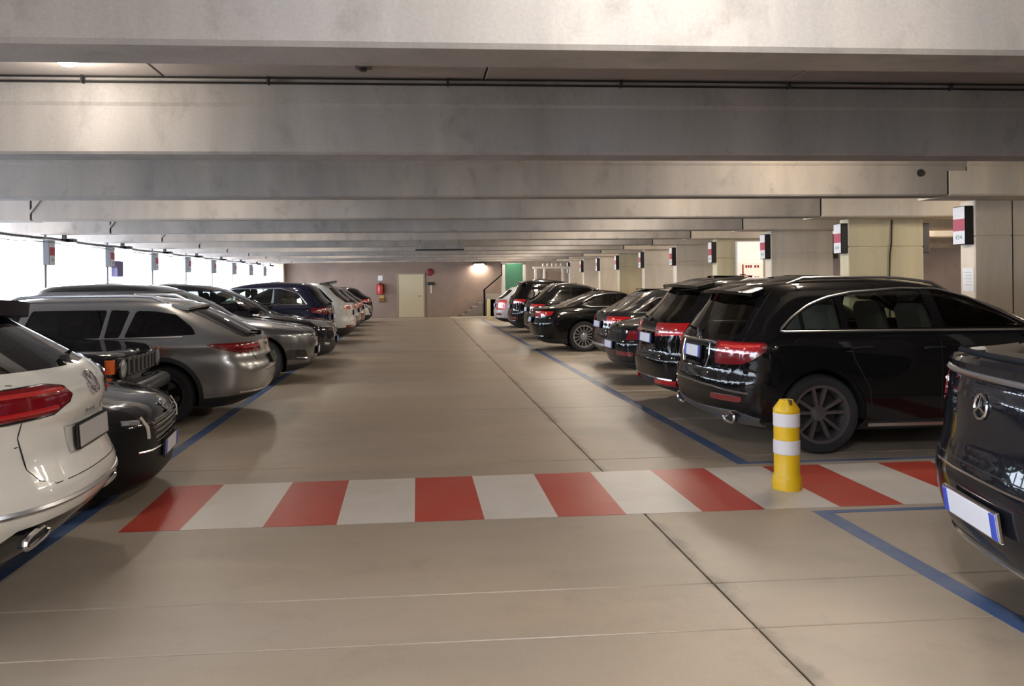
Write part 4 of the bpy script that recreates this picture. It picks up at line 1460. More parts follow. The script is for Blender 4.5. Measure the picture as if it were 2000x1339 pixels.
# --- generic SUV / hatch tail used down the right row, each with its own numbers
def tail_car(label, x_tail, yc, L, W, H, col, belt=1.02, glass_top=None, rake=0.35, roof_rear=0.45, axles=None, wr=.34, res=MIDR, rz=0,
             metal=0.0, tail_poly=None, tail_in=.50, tail_mat=None, plate_z=.85, win=None, trim=None, clad=.30, arch=0.0, spoiler=None, wheel_style='plain',
             rim=None, reflect=True, bumper_col=None, cr=.5, nr=3.0, rails=None, gate_z=.62, chrome_low=False, plate_w=.50, emblem=None, roof_sl=0.0, glass_=None, plate_mat=None, seats=False, group=None, name='car', paint_name=None, mirror_sides=(1, -1)):
    h = L / 2
    gt = glass_top or H - .13
    x0 = x_tail + (h if rz == 0 else -h)
    rb = -h + .10
    fr = [(.20, h - .33), (.28, h - .12), (.45, h - .015), (.66, h), (.80, h - .07), (.88, h - .24), (belt - .06, h - .75), (belt, h - 1.12), (belt + .05, h - 1.25), (belt + .22, h - 1.58), (gt - .08, h - 1.95), (gt, h - 2.15), (H - .06, h - 2.45), (H - .02, h - 2.8), (H, h - 3.05)]
    re = [(.20, -h + .33), (.29, -h + .10), (.45, -h + .015), (.60, -h), (.72, -h + .04), (belt - .08, rb - .03), (belt + .03, rb + .01), ((belt + gt) / 2, rb + rake * .52), (gt, rb + rake), (H - .07, rb + rake + .10), (H - .03, rb + rake + roof_rear * .6), (H, rb + rake + roof_rear + .35)]
    w = W / 2
    ha = [(.20, w - .14), (.30, w - .045), (.5, w - .012), (.74, w), (belt - .08, w - .012), (belt, w - .03), (belt + .05, w - .05), ((belt + gt) / 2, w - .125), (gt, w - .205), (H - .07, w - .27), (H - .03, w - .38), (H, w - .62)]
    a = axles or (h - .88, -h + .90)
    c = Car(name, label, (x0, yc), rz, fr, re, ha, [(.2, .8), (.7, .85), (1.0, .7), (1.15, .45), (H, .4)], [(.2, cr), (.6, cr * 1.15), (1.0, cr), (1.3, cr * .85), (H, cr * .8)], 2.6, nr, a, wr, paint(paint_name or name + str(col), col, metal, .28 if metal else .22), res, group=group)
    xb = rb
    bw = belt + .055
    if win is None:
        win = [[(xb + .42, bw), (xb + .42 + rake * .75, gt - .04), (xb + 1.05, gt - .02), (xb + 1.05, bw)], [(xb + 1.13, bw), (xb + 1.13, gt - .02), (xb + 1.92, gt - .015), (xb + 1.96, bw)], [(xb + 2.05, bw), (xb + 2.01, gt - .015), (h - 2.16, gt - .03), (h - 1.72, belt + .25), (h - 1.42, bw)]]
    dl = min(xb + 2.0, h - 1.9)
    dress(c, panes=[rpoly(p, .035, 2) for p in win], pane_glass=glass_ or G_DARK,
        screen=[(0, belt + .05), (w - .13, belt + .05), (w - .26, gt - .02), (0, gt)], screen_glass=G_MID,
        back=rpoly([(0, belt + .03), (w - .20, belt + .04), (w - .30, gt - .03), (0, gt)], .05, 2), back_glass=G_DARK,
        gate=[(0, gate_z), (w - .36, gate_z), (w - .16, gate_z + .16), (w - .17, belt), (w - .26, gt), (0, gt + .03)],
        doors=[rpoly([(dl + .05, .36), (dl + .05, belt), (h - 1.35, belt), (h - 1.26, .6), (h - 1.30, .36)], .05, 2), rpoly([(dl, .36), (dl, belt), (a[1] + .50, belt), (a[1] + .45, .62), (a[1] + .5, .36)], .05, 2)] if res is not FARR else (),
        tail=[('side', rpoly(tail_poly or [(-h - .2, belt - .20), (-h + .42, belt - .12), (-h + .46, belt - .02), (-h - .2, belt - .01)], .03, 2)), ('yz', [(tail_in, .3), (1.3, .3), (1.3, 1.5), (tail_in, 1.5)])], tail_mat=tail_mat,
        clad=[(-h - .3, .1), (-h - .3, clad + .08), (a[1] - .4, clad + .04), (a[1] + .4, clad), (a[0] - .4, clad), (a[0] + .4, clad + .04), (h + .3, clad + .08), (h + .3, .1)], arch_clad=arch,
        extra=([('bumper_reflector', [('yz', rpoly([(w - .48, .455), (w - .12, .455), (w - .12, .52), (w - .48, .52)], .02, 2))], lambda p, n: p.x < -1.2, M_TAILD, .004)] if reflect else []))
    c.wheels(wheel_style, rim)
    if trim:
        outline(c, rpoly(trim if trim is not True else [win[0][0], win[0][1], (xb + 1.05, gt - .015)] + [win[1][2]] + win[2][1:], .04, 2), M_SATIN, .011)
    if plate_z:
        c.plate(plate_z, w=plate_w, mat=plate_mat)
    if spoiler:
        c.spoiler(*spoiler)
    if rails:
        c.rails(rails, w - .32)
    if chrome_low:
        c.bar('bumper_trim', M_CHROME, 'rear', [(-w + .2, .40), (w - .2, .40)], .014)
    if emblem:
        c.emblem(*emblem)
    if res is not FARR:
        c.wiper(0.02, .36, belt + .05, belt + .07)
        c.mirrors(h - 1.42, belt + .06, w, sides=mirror_sides)
        c.handles([(dl - .12, belt - .10), (dl + .95, belt - .10)])
        c.seams([('rear', [(0, gate_z), (w - .36, gate_z), (w - .16, gate_z + .16), (w - .17, belt)])])
    if seats:
        c.seats(h - 2.25, h - 3.15, belt - .06)
    return c

def front_car(label, x_nose, yc, L, W, H, col, hood=.98, hood_f=.78, belt=1.03, metal=0.0, axles=None, wr=.34, res=MIDR, head_poly=None, head_in=.42, head_mat=None,
              grille=None, clad=.28, arch=0.0, win=None, cf=.8, nf=2.6, wheel_style='plain', rim=None, plate_z=.45, cowl=1.25, ws_top=2.2, roof_rear=.35, extra=(), clad_mat=None, emblem=None,
              roof_mat=None, nose=0.0, trim=None, glass_=None, grille_mat=None, bonnet_w=.22, seats=False, plate_w=.50, name='car', mirror_sides=(1, -1), rz=0.0, chin=None):
    h = L / 2
    gt = H - .13
    fr = [(.18, h - .30), (.25, h - .10), (.40, h - .012), (.58, h), (hood_f - .06, h - .03 - nose), (hood_f + .02, h - .14 - nose), ((hood_f * .6 + hood * .4), h - .42), ((hood_f * .25 + hood * .75), h - .85), (hood, h - cowl + .06), (hood + .05, h - cowl - .05), (hood + .22, h - cowl - .32), (gt - .08, h - ws_top + .22), (gt, h - ws_top), (H - .05, h - ws_top - .32), (H - .02, h - ws_top - .65), (H, h - ws_top - .9)]
    if chin:
        fr[:3] = chin(h)
    re = [(.20, -h + .30), (.30, -h + .08), (.5, -h), (.75, -h + .03), (belt, -h + .10), (belt + .2, -h + .22), (gt, -h + roof_rear + .1), (H - .05, -h + roof_rear + .25), (H - .02, -h + roof_rear + .6), (H, -h + roof_rear + .9)]
    w = W / 2
    ha = [(.18, w - .12), (.28, w - .045), (.5, w - .012), (.72, w), (hood - .06, w - .012), (hood + .02, w - .045), (hood + .08, w - .06), ((belt + gt) / 2, w - .13), (gt, w - .21), (H - .06, w - .28), (H - .025, w - .38), (H, w - .62)]
    a = axles or (h - .86, -h + .86)
    c = Car(name, label, (x_nose - h * math.cos(rz), yc - h * math.sin(rz)), rz, fr, re, ha, [(.2, cf), (.7, cf * 1.05), (hood - .08, cf * .95), (hood + .1, .5), (H, .4)], [(.2, .5), (1.0, .5), (H, .4)], nf, 3.0, a, wr, paint(name + str(col), col, metal, .28), res)
    bw = belt + .055
    if win is None:
        win = [[(-h + .75, bw), (-h + .95, gt - .04), (-h + 1.62, gt - .02), (-h + 1.68, bw)], [(-h + 1.76, bw), (-h + 1.72, gt - .02), (h - ws_top - .02, gt - .025), (h - ws_top + .42, belt + .26), (h - cowl - .12, bw)]]
    dl = -h + 1.72
    dress(c, panes=[rpoly(p, .035, 2) for p in win], pane_glass=glass_ or G_MID,
        screen=[(0, hood + .04), (w - .13, hood + .05), (w - .26, gt - .02), (0, gt)], screen_glass=G_MID,
        back=rpoly([(0, belt + .05), (w - .20, belt + .05), (w - .30, gt - .03), (0, gt - .01)], .05, 2),
        bonnet=[(h - cowl, 0), (h - cowl + .05, w - bonnet_w + .02), (h - .5, w - bonnet_w - .05), (h - .2 - nose, w - bonnet_w - .30), (h - .1 - nose, 0)],
        doors=[rpoly([(dl + .03, .36), (dl + .03, belt), (h - cowl - .15, belt), (h - cowl - .10, .6), (h - cowl - .14, .36)], .05, 2)],
        head=[('side', rpoly(head_poly or [(h + .2, hood_f - .13), (h - .42, hood_f - .02), (h - .55, hood_f + .06), (h + .2, hood_f + .0)], .03, 2)), ('yz', [(head_in, .3), (1.3, .3), (1.3, 1.5), (head_in, 1.5)])], head_mat=head_mat,
        grille=grille or rpoly([(0, hood_f - .30), (.46, hood_f - .28), (.52, hood_f - .08), (0, hood_f - .05)], .04, 2), grille_mat=grille_mat,
        clad=[(-h - .3, .1), (-h - .3, clad + .12), (a[1] + .4, clad), (a[0] - .4, clad), (a[0] + .4, clad + .03), (h + .3, clad + .05), (h + .3, .1)], arch_clad=arch, clad_mat=clad_mat, extra=extra,
        roof=[(-h, gt), (-h, H + .2), (h, H + .2), (h, gt)] if roof_mat else None, roof_mat=roof_mat)
    c.wheels(wheel_style, rim)
    if trim:
        outline(c, rpoly([win[0][0], win[0][1], win[0][2]] + win[-1][1:], .04, 2), M_SATIN, .010)
    if plate_z:
        c.plate(plate_z, rear=False, w=plate_w)
    if emblem:
        c.emblem(*emblem)
    c.mirrors(h - cowl - .25, belt + .07, w, sides=mirror_sides)
    c.handles([(dl + .18, belt - .10)])
    c.seams([('side', [(h - cowl - .14, .36), (h - cowl - .10, .6), (h - cowl - .15, belt)])])
    if seats:
        c.seats(h - cowl - .95, h - cowl - 1.85, belt - .06)
    return c

def build_cars():
    BLACK = (0.006, 0.006, 0.0065)
    black_suv_by_bollard()
    dark_coupe_suv()
    # second: black SUV with roof spoiler and big boomerang lights
    c = tail_car('black SUV with roof spoiler and low red reflector, next beyond the chrome-lined SUV', 2.90, 9.74, 4.05, 1.80, 1.66, BLACK, belt=1.07, rake=.42, tail_in=.30, mirror_sides=(1,),
        tail_poly=[(-2.3, .83), (-1.70, .98), (-1.62, 1.10), (-2.3, 1.06)], plate_z=.88, clad=.30, arch=.04, spoiler=(-1.66, 1.56, .66, .34, .035, M_GLOSS, .05), reflect=False, res=NEAR, wheel_style='five', chrome_low=True, paint_name='gloss_black')
    c.bar('bumper_reflector', M_TAIL, 'rear', [(.36, .355), (.74, .36)], .045, (1, -1), -.01)
    c.bar('chrome_strip', M_CHROME, 'rear', [(-.40, .975), (.40, .975)], .016)
    c.bar('light_strip', M_TAILB, 'rear', [(.48, .95), (.80, .96)], .014, (1, -1), .006)
    # third: small dark city car
    tail_car('small low black car squeezed between taller cars, sloping hatch', 3.08, 12.2, 3.9, 1.66, 1.36, (0.012, 0.012, 0.014), belt=.86, rake=1.25, roof_rear=.2, gate_z=.52, wr=.30, plate_z=.60, tail_in=.58, tail_mat=M_TAILD, wheel_style='five', paint_name='dark_small', win=[[(-1.0, .93), (-.6, 1.10), (-.25, 1.20), (-.25, .92)], [(-.17, .92), (-.17, 1.21), (.1, 1.2), (.62, .92)]])
    # fourth: dark grey hatch
    c = tail_car('dark grey hatchback with chrome-edged side window and grey lower bumper', 3.40, 14.5, 3.95, 1.80, 1.46, (0.022, 0.022, 0.023), belt=.98, rake=.62, roof_rear=.35, wr=.32, metal=.3, tail_in=.46, plate_z=.80, trim=True, wheel_style='five', clad=.30, paint_name='dark_grey')
    c.bar('bumper_trim', M_SATIN, 'rear', [(-.7, .42), (.7, .42)], .03, lift=-.01)
    c.bar('light_strip', M_TAILB, 'rear', [(.52, .90), (.80, .90)], .014, (1, -1), .006)
    sedan()
    c = tail_car('black estate with grey roof line, between the sedan and the tall black SUV', 3.08, 22.0, 4.0, 1.84, 1.58, (0.010, 0.010, 0.011), belt=1.02, rake=.55, wr=.33, plate_z=.84, rails=(-1.4, .3), tail_in=.5, wheel_style='five', chrome_low=True, paint_name='estate_black')
    c.bar('light_strip', M_TAILB, 'rear', [(.55, .93), (.80, .93)], .016, (1, -1), .006)
    c = tail_car('tall black SUV second from the far end of the right row', 2.95, 24.9, 4.1, 1.86, 1.72, BLACK, belt=1.10, rake=.30, wr=.35, plate_z=.84, tail_in=.55, res=MIDR, chrome_low=True, spoiler=(-1.80, 1.62, .66, .25, .03, M_GLOSS, .04), paint_name='gloss_black')
    c = tail_car('white and red-lit hatchback at the far end of the right row', 2.78, 27.9, 4.0, 1.78, 1.50, (0.62, 0.62, 0.62), belt=1.0, rake=.45, wr=.32, plate_z=.80, tail_in=.42, tail_poly=[(-2.3, .62), (-1.66, .66), (-1.62, 1.0), (-2.3, .99)], tail_mat=M_TAILB, res=FARR, paint_name='white_far')

    # ------------------------------------------------------- left-hand row
    white_crossover()
    dark_hatch_front()
    boxy_front()
    silver_wagon()
    c = front_car('grey SUV with black roof and slim headlights, nose to the aisle behind the silver estate', -1.72, 13.42, 4.8, 1.93, 1.66, (0.15, 0.15, 0.152), hood=1.06, hood_f=.86, belt=1.10, metal=.75, axles=(1.52, -1.36), wr=.38, res=NEAR,
        head_poly=[(2.6, .80), (2.05, .86), (1.72, .93), (1.75, .955), (2.6, .885)], head_in=.46, grille=rpoly([(0, .72), (.44, .73), (.46, .84), (0, .86)], .03, 2), clad=.28, cf=.95, nf=2.3, roof_mat=M_GLOSS, wheel_style='multi', plate_z=.50, ws_top=2.25, cowl=1.35,
        extra=[('air_intake', [('yz', rpoly([(.52, .36), (.86, .40), (.84, .56), (.60, .54)], .03, 2))], lambda p, n: p.x > 1.4, M_GLOSS, -.004), ('lower_grille_panel', [('yz', rpoly([(0, .30), (.44, .32), (.46, .44), (0, .42)], .03, 2))], lambda p, n: p.x > 1.5, M_GLOSS, -.004)], emblem=None, trim=None, seats=True, rz=math.radians(4))
    c.bar('light_strip', M_LENS, 'front', [(.56, .40), (.74, .43)], .012, (1, -1), .01)
    c = front_car('charcoal SUV with bright lamps in a dark nose, just before the navy SUV', -1.66, 15.95, 4.5, 1.84, 1.66, (0.035, 0.034, 0.042), hood=1.04, hood_f=.84, belt=1.06, metal=.6, wr=.36, res=MIDR,
        head_poly=[(2.5, .72), (1.9, .80), (1.75, .90), (2.5, .86)], head_in=.50, grille=rpoly([(0, .56), (.50, .58), (.52, .82), (0, .84)], .03, 2), clad=.46, arch=.05, cf=.7, plate_z=.50, emblem=('disc', 0, .76, .06, False), seats=True, rz=math.radians(4))
    c.bar('chrome_strip', M_CHROME, 'front', [(-.48, .66), (.48, .66)], .012)
    c.bar('fog_lamp', M_LENS, 'front', [(.62, .44), (.74, .45)], .03, (1, -1), -.005)
    c = tail_car('navy blue SUV with silver-edged windows, tail to the aisle', -1.93, 18.35, 4.5, 1.89, 1.68, (0.012, 0.014, 0.035), belt=1.10, rake=.36, roof_rear=.5, wr=.37, rz=PI, metal=.2, tail_in=.46, tail_mat=M_TAILD, plate_z=.86, trim=True, glass_=G_CLEAR, wheel_style='five', clad=.32, paint_name='navy', seats=True,
        win=[[(-1.72, 1.16), (-1.50, 1.42), (-1.30, 1.50), (-1.05, 1.52), (-1.05, 1.155)], [(-.97, 1.155), (-.97, 1.525), (-.22, 1.53), (-.20, 1.155)], [(-.11, 1.155), (-.13, 1.53), (.10, 1.51), (.53, 1.35), (.80, 1.155)]])
    c = tail_car('white SUV with black roof wing, just past the navy SUV', -1.72, 21.6, 4.4, 1.86, 1.68, (0.66, 0.66, 0.63), belt=1.08, rake=.5, roof_rear=.4, wr=.35, rz=PI, tail_in=.52, tail_poly=[(-2.5, .90), (-1.95, .96), (-1.93, 1.05), (-2.5, 1.05)], plate_z=.84, spoiler=(-1.70, 1.72, .62, .42, .05, M_GLOSS, -.05), clad=.40, paint_name='white_suv')
    c = tail_car('silver-grey hatchback with dark rear glass, beyond the white SUV', -1.80, 24.6, 4.2, 1.80, 1.60, (0.30, 0.30, 0.30), belt=1.02, rake=.5, wr=.33, rz=PI, metal=.7, tail_in=.45, plate_z=.8, res=FARR, clad=.42, paint_name='silver_far')
    c = tail_car('dark red hatchback near the far end of the left row', -1.85, 27.4, 4.2, 1.80, 1.52, (0.10, 0.012, 0.014), belt=1.0, rake=.5, wr=.33, rz=PI, tail_in=.45, plate_z=.8, res=FARR, paint_name='dark_red')
    c = front_car('white car with bright headlamps, last but one of the left row', -1.78, 30.2, 4.2, 1.80, 1.56, (0.62, 0.62, 0.60), res=FARR, clad=.4)
    c = tail_car('black hatchback last in the left row by the end wall', -1.9, 33.0, 4.2, 1.80, 1.50, (0.012, 0.012, 0.012), belt=1.0, rake=.5, wr=.33, rz=PI, tail_in=.5, plate_z=.8, res=FARR, paint_name='black_far')

def sedan():
    h = 2.2
    c = Car('car', 'black sedan with many-spoked silver wheel and chrome-ringed rear window', (2.70 + h, 18.32), 0,
        front=[(.18, 1.85), (.3, 2.1), (.5, 2.2), (.66, 2.18), (.76, 2.05), (.86, 1.5), (.93, 1.0), (.98, .88), (1.15, .5), (1.28, .2), (1.36, -.05), (1.40, -.4), (1.42, -.6)],
        rear=[(.18, -1.9), (.28, -2.1), (.45, -2.18), (.6, -2.2), (.8, -2.15), (.93, -2.14), (.985, -2.10), (1.01, -1.95), (1.06, -1.62), (1.15, -1.32), (1.28, -.95), (1.36, -.72), (1.40, -.62), (1.42, -.61)],
        half=[(.18, .80), (.3, .89), (.5, .925), (.75, .93), (.92, .90), (.98, .87), (1.06, .80), (1.2, .72), (1.32, .64), (1.38, .54), (1.42, .25)],
        cf=[(.2, .8), (.9, .7), (1.42, .3)], cr=[(.2, .55), (.9, .5), (1.0, .5), (1.42, .3)], nf=2.6, nr=2.8, axles=(1.3, -1.08), wr=.35, body=paint('gloss_black', (0.006, 0.006, 0.0065), 0, .22), res=NEAR)
    win = rpoly([(-1.05, 1.06), (-1.08, 1.13), (-.80, 1.27), (-.45, 1.335), (-.05, 1.33), (.3, 1.19), (.55, 1.04), (-.9, 1.03)], .04, 2)
    dress(c, panes=[rpoly([(-.98, 1.07), (-.99, 1.12), (-.78, 1.245), (-.45, 1.31), (-.28, 1.31), (-.25, 1.055)], .03, 2), rpoly([(-.18, 1.055), (-.2, 1.31), (-.06, 1.305), (.28, 1.17), (.46, 1.055)], .03, 2)], pane_glass=G_MID,
        screen=[(0, .97), (.74, .97), (.58, 1.31), (0, 1.35)], back=rpoly([(0, 1.06), (.62, 1.08), (.52, 1.31), (0, 1.345)], .05, 2), back_glass=G_DARK,
        gate=[(0, .66), (.46, .66), (.62, .74), (.66, .95), (.60, 1.04), (0, 1.04)],
        doors=[rpoly([(-.22, .32), (-.22, .98), (.7, .98), (.8, .6), (.78, .32)], .05, 2), rpoly([(-.28, .32), (-.28, .98), (-.88, .98), (-.62, .62), (-.6, .32)], .05, 2)],
        tail=[('side', rpoly([(-2.4, .77), (-1.85, .84), (-1.78, .93), (-2.4, .95)], .03, 2)), ('yz', [(.38, .5), (1.3, .5), (1.3, 1.2), (.38, 1.2)])],
        clad=[(-2.5, .1), (-2.5, .30), (2.5, .26), (2.5, .1)])
    outline(c, win, M_SATIN, .012)
    c.wheels('multi', M_RIMS)
    c.plate(.72, w=.46)
    c.bar('chrome_strip', M_CHROME, 'rear', [(-.4, .86), (.4, .86)], .012)
    c.bar('bumper_trim', M_CHROME, 'rear', [(-.75, .36), (.75, .36)], .012)
    c.bar('light_strip', M_TAILB, 'rear', [(.45, .89), (.78, .89)], .016, (1, -1), .006)
    c.emblem('disc', 0, .93, .04)
    c.mirrors(.5, 1.04, .9)
    c.handles([(-.35, .90), (-.9, .92)])
    c.seams([('rear', [(0, .66), (.46, .66), (.62, .74), (.66, .95)]), ('side', [(-.25, .32), (-.25, 1.02)])])
    c.seats(.15, -.48, .80)

WROT = math.radians(5.6)
def white_crossover():
    h = 2.15
    c = Car('car', 'white crossover with black roof spoiler and letters on its tailgate, nearest on the left', (-1.74 - h * math.cos(WROT), 4.32 - h * math.sin(WROT)), PI + WROT,
        front=[(.20, h - .33), (.45, h - .02), (.7, h), (.88, h - .1), (1.0, h - .5), (1.1, h - 1.0), (1.16, h - 1.15), (1.35, h - 1.6), (1.46, h - 1.95), (1.52, h - 2.3), (1.56, h - 2.8)],
        rear=[(.22, -h + .38), (.30, -h + .22), (.40, -h + .10), (.46, -h + .03), (.52, -h - .005), (.60, -h - .025), (.70, -h + .01), (.80, -h + .045), (.90, -h + .05), (1.0, -h + .025), (1.08, -h + .03), (1.16, -h + .10), (1.20, -h + .16), (1.32, -h + .36), (1.42, -h + .53), (1.48, -h + .64), (1.52, -h + .85), (1.56, -h + 1.2)],
        half=[(.22, .76), (.32, .86), (.45, .905), (.6, .92), (.95, .92), (1.08, .905), (1.16, .885), (1.2, .865), (1.32, .79), (1.42, .725), (1.48, .66), (1.52, .55), (1.56, .3)],
        cf=[(.2, .8), (1.0, .7), (1.56, .4)], cr=[(.22, .62), (.5, .75), (1.0, .85), (1.2, .7), (1.56, .45)], nf=2.6, nr=2.5, axles=(h - .85, -h + .86), wr=.34,
        body=paint('white', (0.64, 0.615, 0.56), 0, .3), res=(16, 54, 76))
    dress(c, panes=[rpoly([(-h + .72, 1.22), (-h + .95, 1.42), (-h + 1.5, 1.44), (-h + 1.52, 1.19)], .03, 2), rpoly([(-h + 1.6, 1.19), (-h + 1.58, 1.445), (h - 1.95, 1.43), (h - 1.32, 1.19)], .03, 2)], pane_glass=G_DARK,
        screen=[(0, 1.17), (.76, 1.17), (.64, 1.43), (0, 1.46)], back=rpoly([(0, 1.185), (.70, 1.20), (.745, 1.23), (.64, 1.46), (0, 1.475)], .04, 2), back_glass=G_DARK,
        gate=rpoly([(0, .655), (.46, .655), (.56, .70), (.59, .90), (.585, 1.0), (.80, 1.10), (.76, 1.20), (.66, 1.48), (0, 1.50)], .03, 2),
        doors=[rpoly([(-h + 1.56, .36), (-h + 1.56, 1.14), (h - 1.4, 1.14), (h - 1.3, .6), (h - 1.35, .36)], .05, 2)],
        tail=[('side', rpoly([(-h - .2, .955), (-h + .42, .98), (-h + .46, 1.12), (-h - .2, 1.14)], .02, 2)), ('yz', rpoly([(1.3, .975), (.42, .99), (.30, 1.03), (.275, 1.06), (.33, 1.105), (.44, 1.125), (1.3, 1.125)], .03, 3))], tail_mat=M_TAILD,
        clad=[(-h - .3, .1), (-h - .3, .50), (-h + .16, .485), (-h + .36, .35), (-h + .55, .31), (h - .5, .31), (h + .3, .4), (h + .3, .1)],
        clad_mat=M_GLOSS)
    c.wheels('five')
    c.spoiler(-h + .52, 1.535, .70, .30, .085, simple('spoiler_black', (0.013, 0.010, 0.015), .5, 0, 0, spec=.08), .02, .07)
    c.bar('bumper_trim', M_SATIN, 'rear', [(-.88, .575), (-.5, .565), (.5, .565), (.88, .575)], .016)
    c.bar('light_strip', M_TAIL, 'rear', [(.36, 1.095), (.86, 1.098)], .013, (1, -1), .006)
    c.bar('light_strip', M_TAIL, 'rear', [(.40, 1.015), (.86, 1.005)], .012, (1, -1), .006)
    c.bar('light_edge', M_GLOSS, 'rear', [(.88, 1.128), (.44, 1.128), (.33, 1.108), (.272, 1.06), (.298, 1.028), (.42, .986), (.88, .97)], .006, (1, -1), .004)
    c.emblem('vw', 0, 1.09, .062)
    c.letters('T - R O C', .0, .945, .034, mat=M_SATIN)
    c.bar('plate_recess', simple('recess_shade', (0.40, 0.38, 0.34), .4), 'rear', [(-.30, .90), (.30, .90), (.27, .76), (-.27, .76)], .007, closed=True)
    c.plate(.835, w=.46, mat=M_PLATEG, blue=False)
    c.exhaust(.56, .435, .14, .028, x=-h + .12)
    c.wiper(-.02, -.36, 1.215, 1.235)
    c.seams([('rear', [(0, .655), (.46, .655), (.54, .69), (.575, .75), (.59, .90), (.59, .975)]), ('rear', [(.5, 1.13), (.78, 1.18)]), ('rear', [(.59, .86), (.9, .84)])], .0035)
    c.mirrors(h - 1.4, 1.2, .92, sides=(1,))
    return c

def dark_hatch_front():
    c = front_car('low black hatchback, nose to the aisle with vertical lamp fang, beside the white crossover', -1.97, 6.26, 4.0, 1.66, 1.44, (0.026, 0.026, 0.027), hood=.94, hood_f=.70, belt=.95, metal=.6, wr=.32, res=NEAR,
        head_poly=[(2.2, .58), (1.66, .66), (1.50, .74), (2.2, .70)], head_in=.50, head_mat=M_GLOSS, grille=rpoly([(0, .42), (.40, .45), (.46, .62), (0, .64)], .04, 2), clad=.42, clad_mat=simple('bumper_black', (0.010, 0.010, 0.010), .32, 0, 0, spec=.12), cf=.46, nf=2.9, plate_z=.37, ws_top=1.95, cowl=1.1,
        extra=[('front_bumper_panel', [('side', [(1.4, .40), (2.4, .40), (2.4, .60), (1.66, .60)])], lambda p, n: p.x > 1.2, simple('bumper_black', (0.010, 0.010, 0.010), .32, 0, 0, spec=.12), .002)], plate_w=.46, rz=math.radians(7), mirror_sides=(1,), chin=lambda h: [(.13, h - .10), (.19, h - .03), (.40, h - .008)])
    for sg in (1, -1):
        mb = MB()
        c.line(mb, 'front', [(sg * .55, .655), (sg * .535, .58), (sg * .52, .50)], .019, 1, .0, step=.04)
        c.mb_part(mb, 'running_lamp', simple('lamp_cream', (0.55, 0.50, 0.42), .3))
        mb = MB()
        c.line(mb, 'front', [(sg * .60, .63), (sg * .72, .645)], .022, 1, -.004, step=.04)
        c.mb_part(mb, 'headlamp_lens', M_LENS)
    mb = MB()
    for k in range(5):
        c.line(mb, 'front', [(-.38, .445 + .042 * k), (.38, .445 + .042 * k)], .006, 1, -.004, step=.1, n=4)
    c.mb_part(mb, 'grille_bars', M_SATIN)
    c.bar('chrome_strip', M_CHROME, 'front', [(-.62, .415), (-.45, .40), (.45, .40), (.62, .415)], .009)
    c.emblem('disc', 0, .665, .045, False)

def boxy_front():
    c = front_car('boxy dark 4x4 nose with round headlamp, orange marker and slotted grille', -2.77, 8.05, 4.1, 1.70, 1.66, (0.022, 0.022, 0.028), hood=1.07, hood_f=.97, belt=1.12, metal=.3, wr=.34, res=NEAR,
        head_poly=[(1.0, .99), (1.01, .995), (1.0, .995)], head_in=1.25, grille=rpoly([(0, .70), (.78, .70), (.78, .94), (0, .94)], .04, 2), clad=.36, arch=.06, cf=.30, nf=3.2, plate_z=.46, ws_top=1.75, cowl=1.1,
        extra=[('bumper_panel', [('side', [(1.5, .36), (2.4, .36), (2.4, .50), (1.5, .50)])], lambda p, n: p.x > 1.5, M_PLASTIC, .004), ('skid_panel', [('yz', [(0, .30), (.5, .30), (.5, .42), (0, .42)])], lambda p, n: p.x > 1.5, simple('skid_grey', (0.25, 0.24, 0.25), .5), .006)], bonnet_w=.12, mirror_sides=(), rz=math.radians(4))
    nose = 2.05
    for sg in (1, -1):
        h = c.hit_end(sg * .60, .83, False)[0]
        o = c.mb_part(MB().lathe([(.105, -.02), (.105, .012), (.094, .02)], 24, 'x', (h.x, sg * .60, .83)), 'headlight', M_GLOSS)
        c.mb_part(MB().lathe([(.088, .0), (.086, .026), (.06, .036), (.02, .040)], 24, 'x', (h.x, sg * .60, .83)), 'lamp_lens', M_LENS, o)
        mb = MB()
        k = c.hit_side(nose - .13, .86, sg)
        mb.tube([(h.x - .05, sg * .765, .93), (h.x - .05, sg * .765, .80)], .045, 8)
        c.mb_part(mb, 'marker_lamp', M_AMBER)
        mb = MB()
        c.line(mb, 'front', [(sg * .50, .52), (sg * .62, .53)], .035, 1, .0, step=.05)
        c.mb_part(mb, 'fog_lamp', M_LENS)
    for k in range(7):
        y = -.42 + .14 * k
        h = c.hit_end(y, .84, False)[0]
        o = c.mb_part(MB().box((h.x - .02, y - .048, .75), (h.x + .012, y + .048, .92), .012), 'grille_slot', M_RIM)
        c.mb_part(MB().box((h.x - .01, y - .036, .765), (h.x + .0135, y + .036, .905), .008), 'slot_opening', M_DARK, o)
    mb = MB()
    h = c.hit_end(0, .62, False)[0]
    mb.tube([(h.x - .28, -.84, .60), (h.x - .08, -.78, .60), (h.x + .03, -.6, .60), (h.x + .045, 0, .60), (h.x + .03, .6, .60), (h.x - .08, .78, .60), (h.x - .28, .84, .60)], .075, 10, flat=1.0)
    c.mb_part(mb, 'front_bumper', simple('bumper_grey', (0.045, 0.044, 0.046), .45))
    c.letters('JEEP', 0, .955, .05, False)

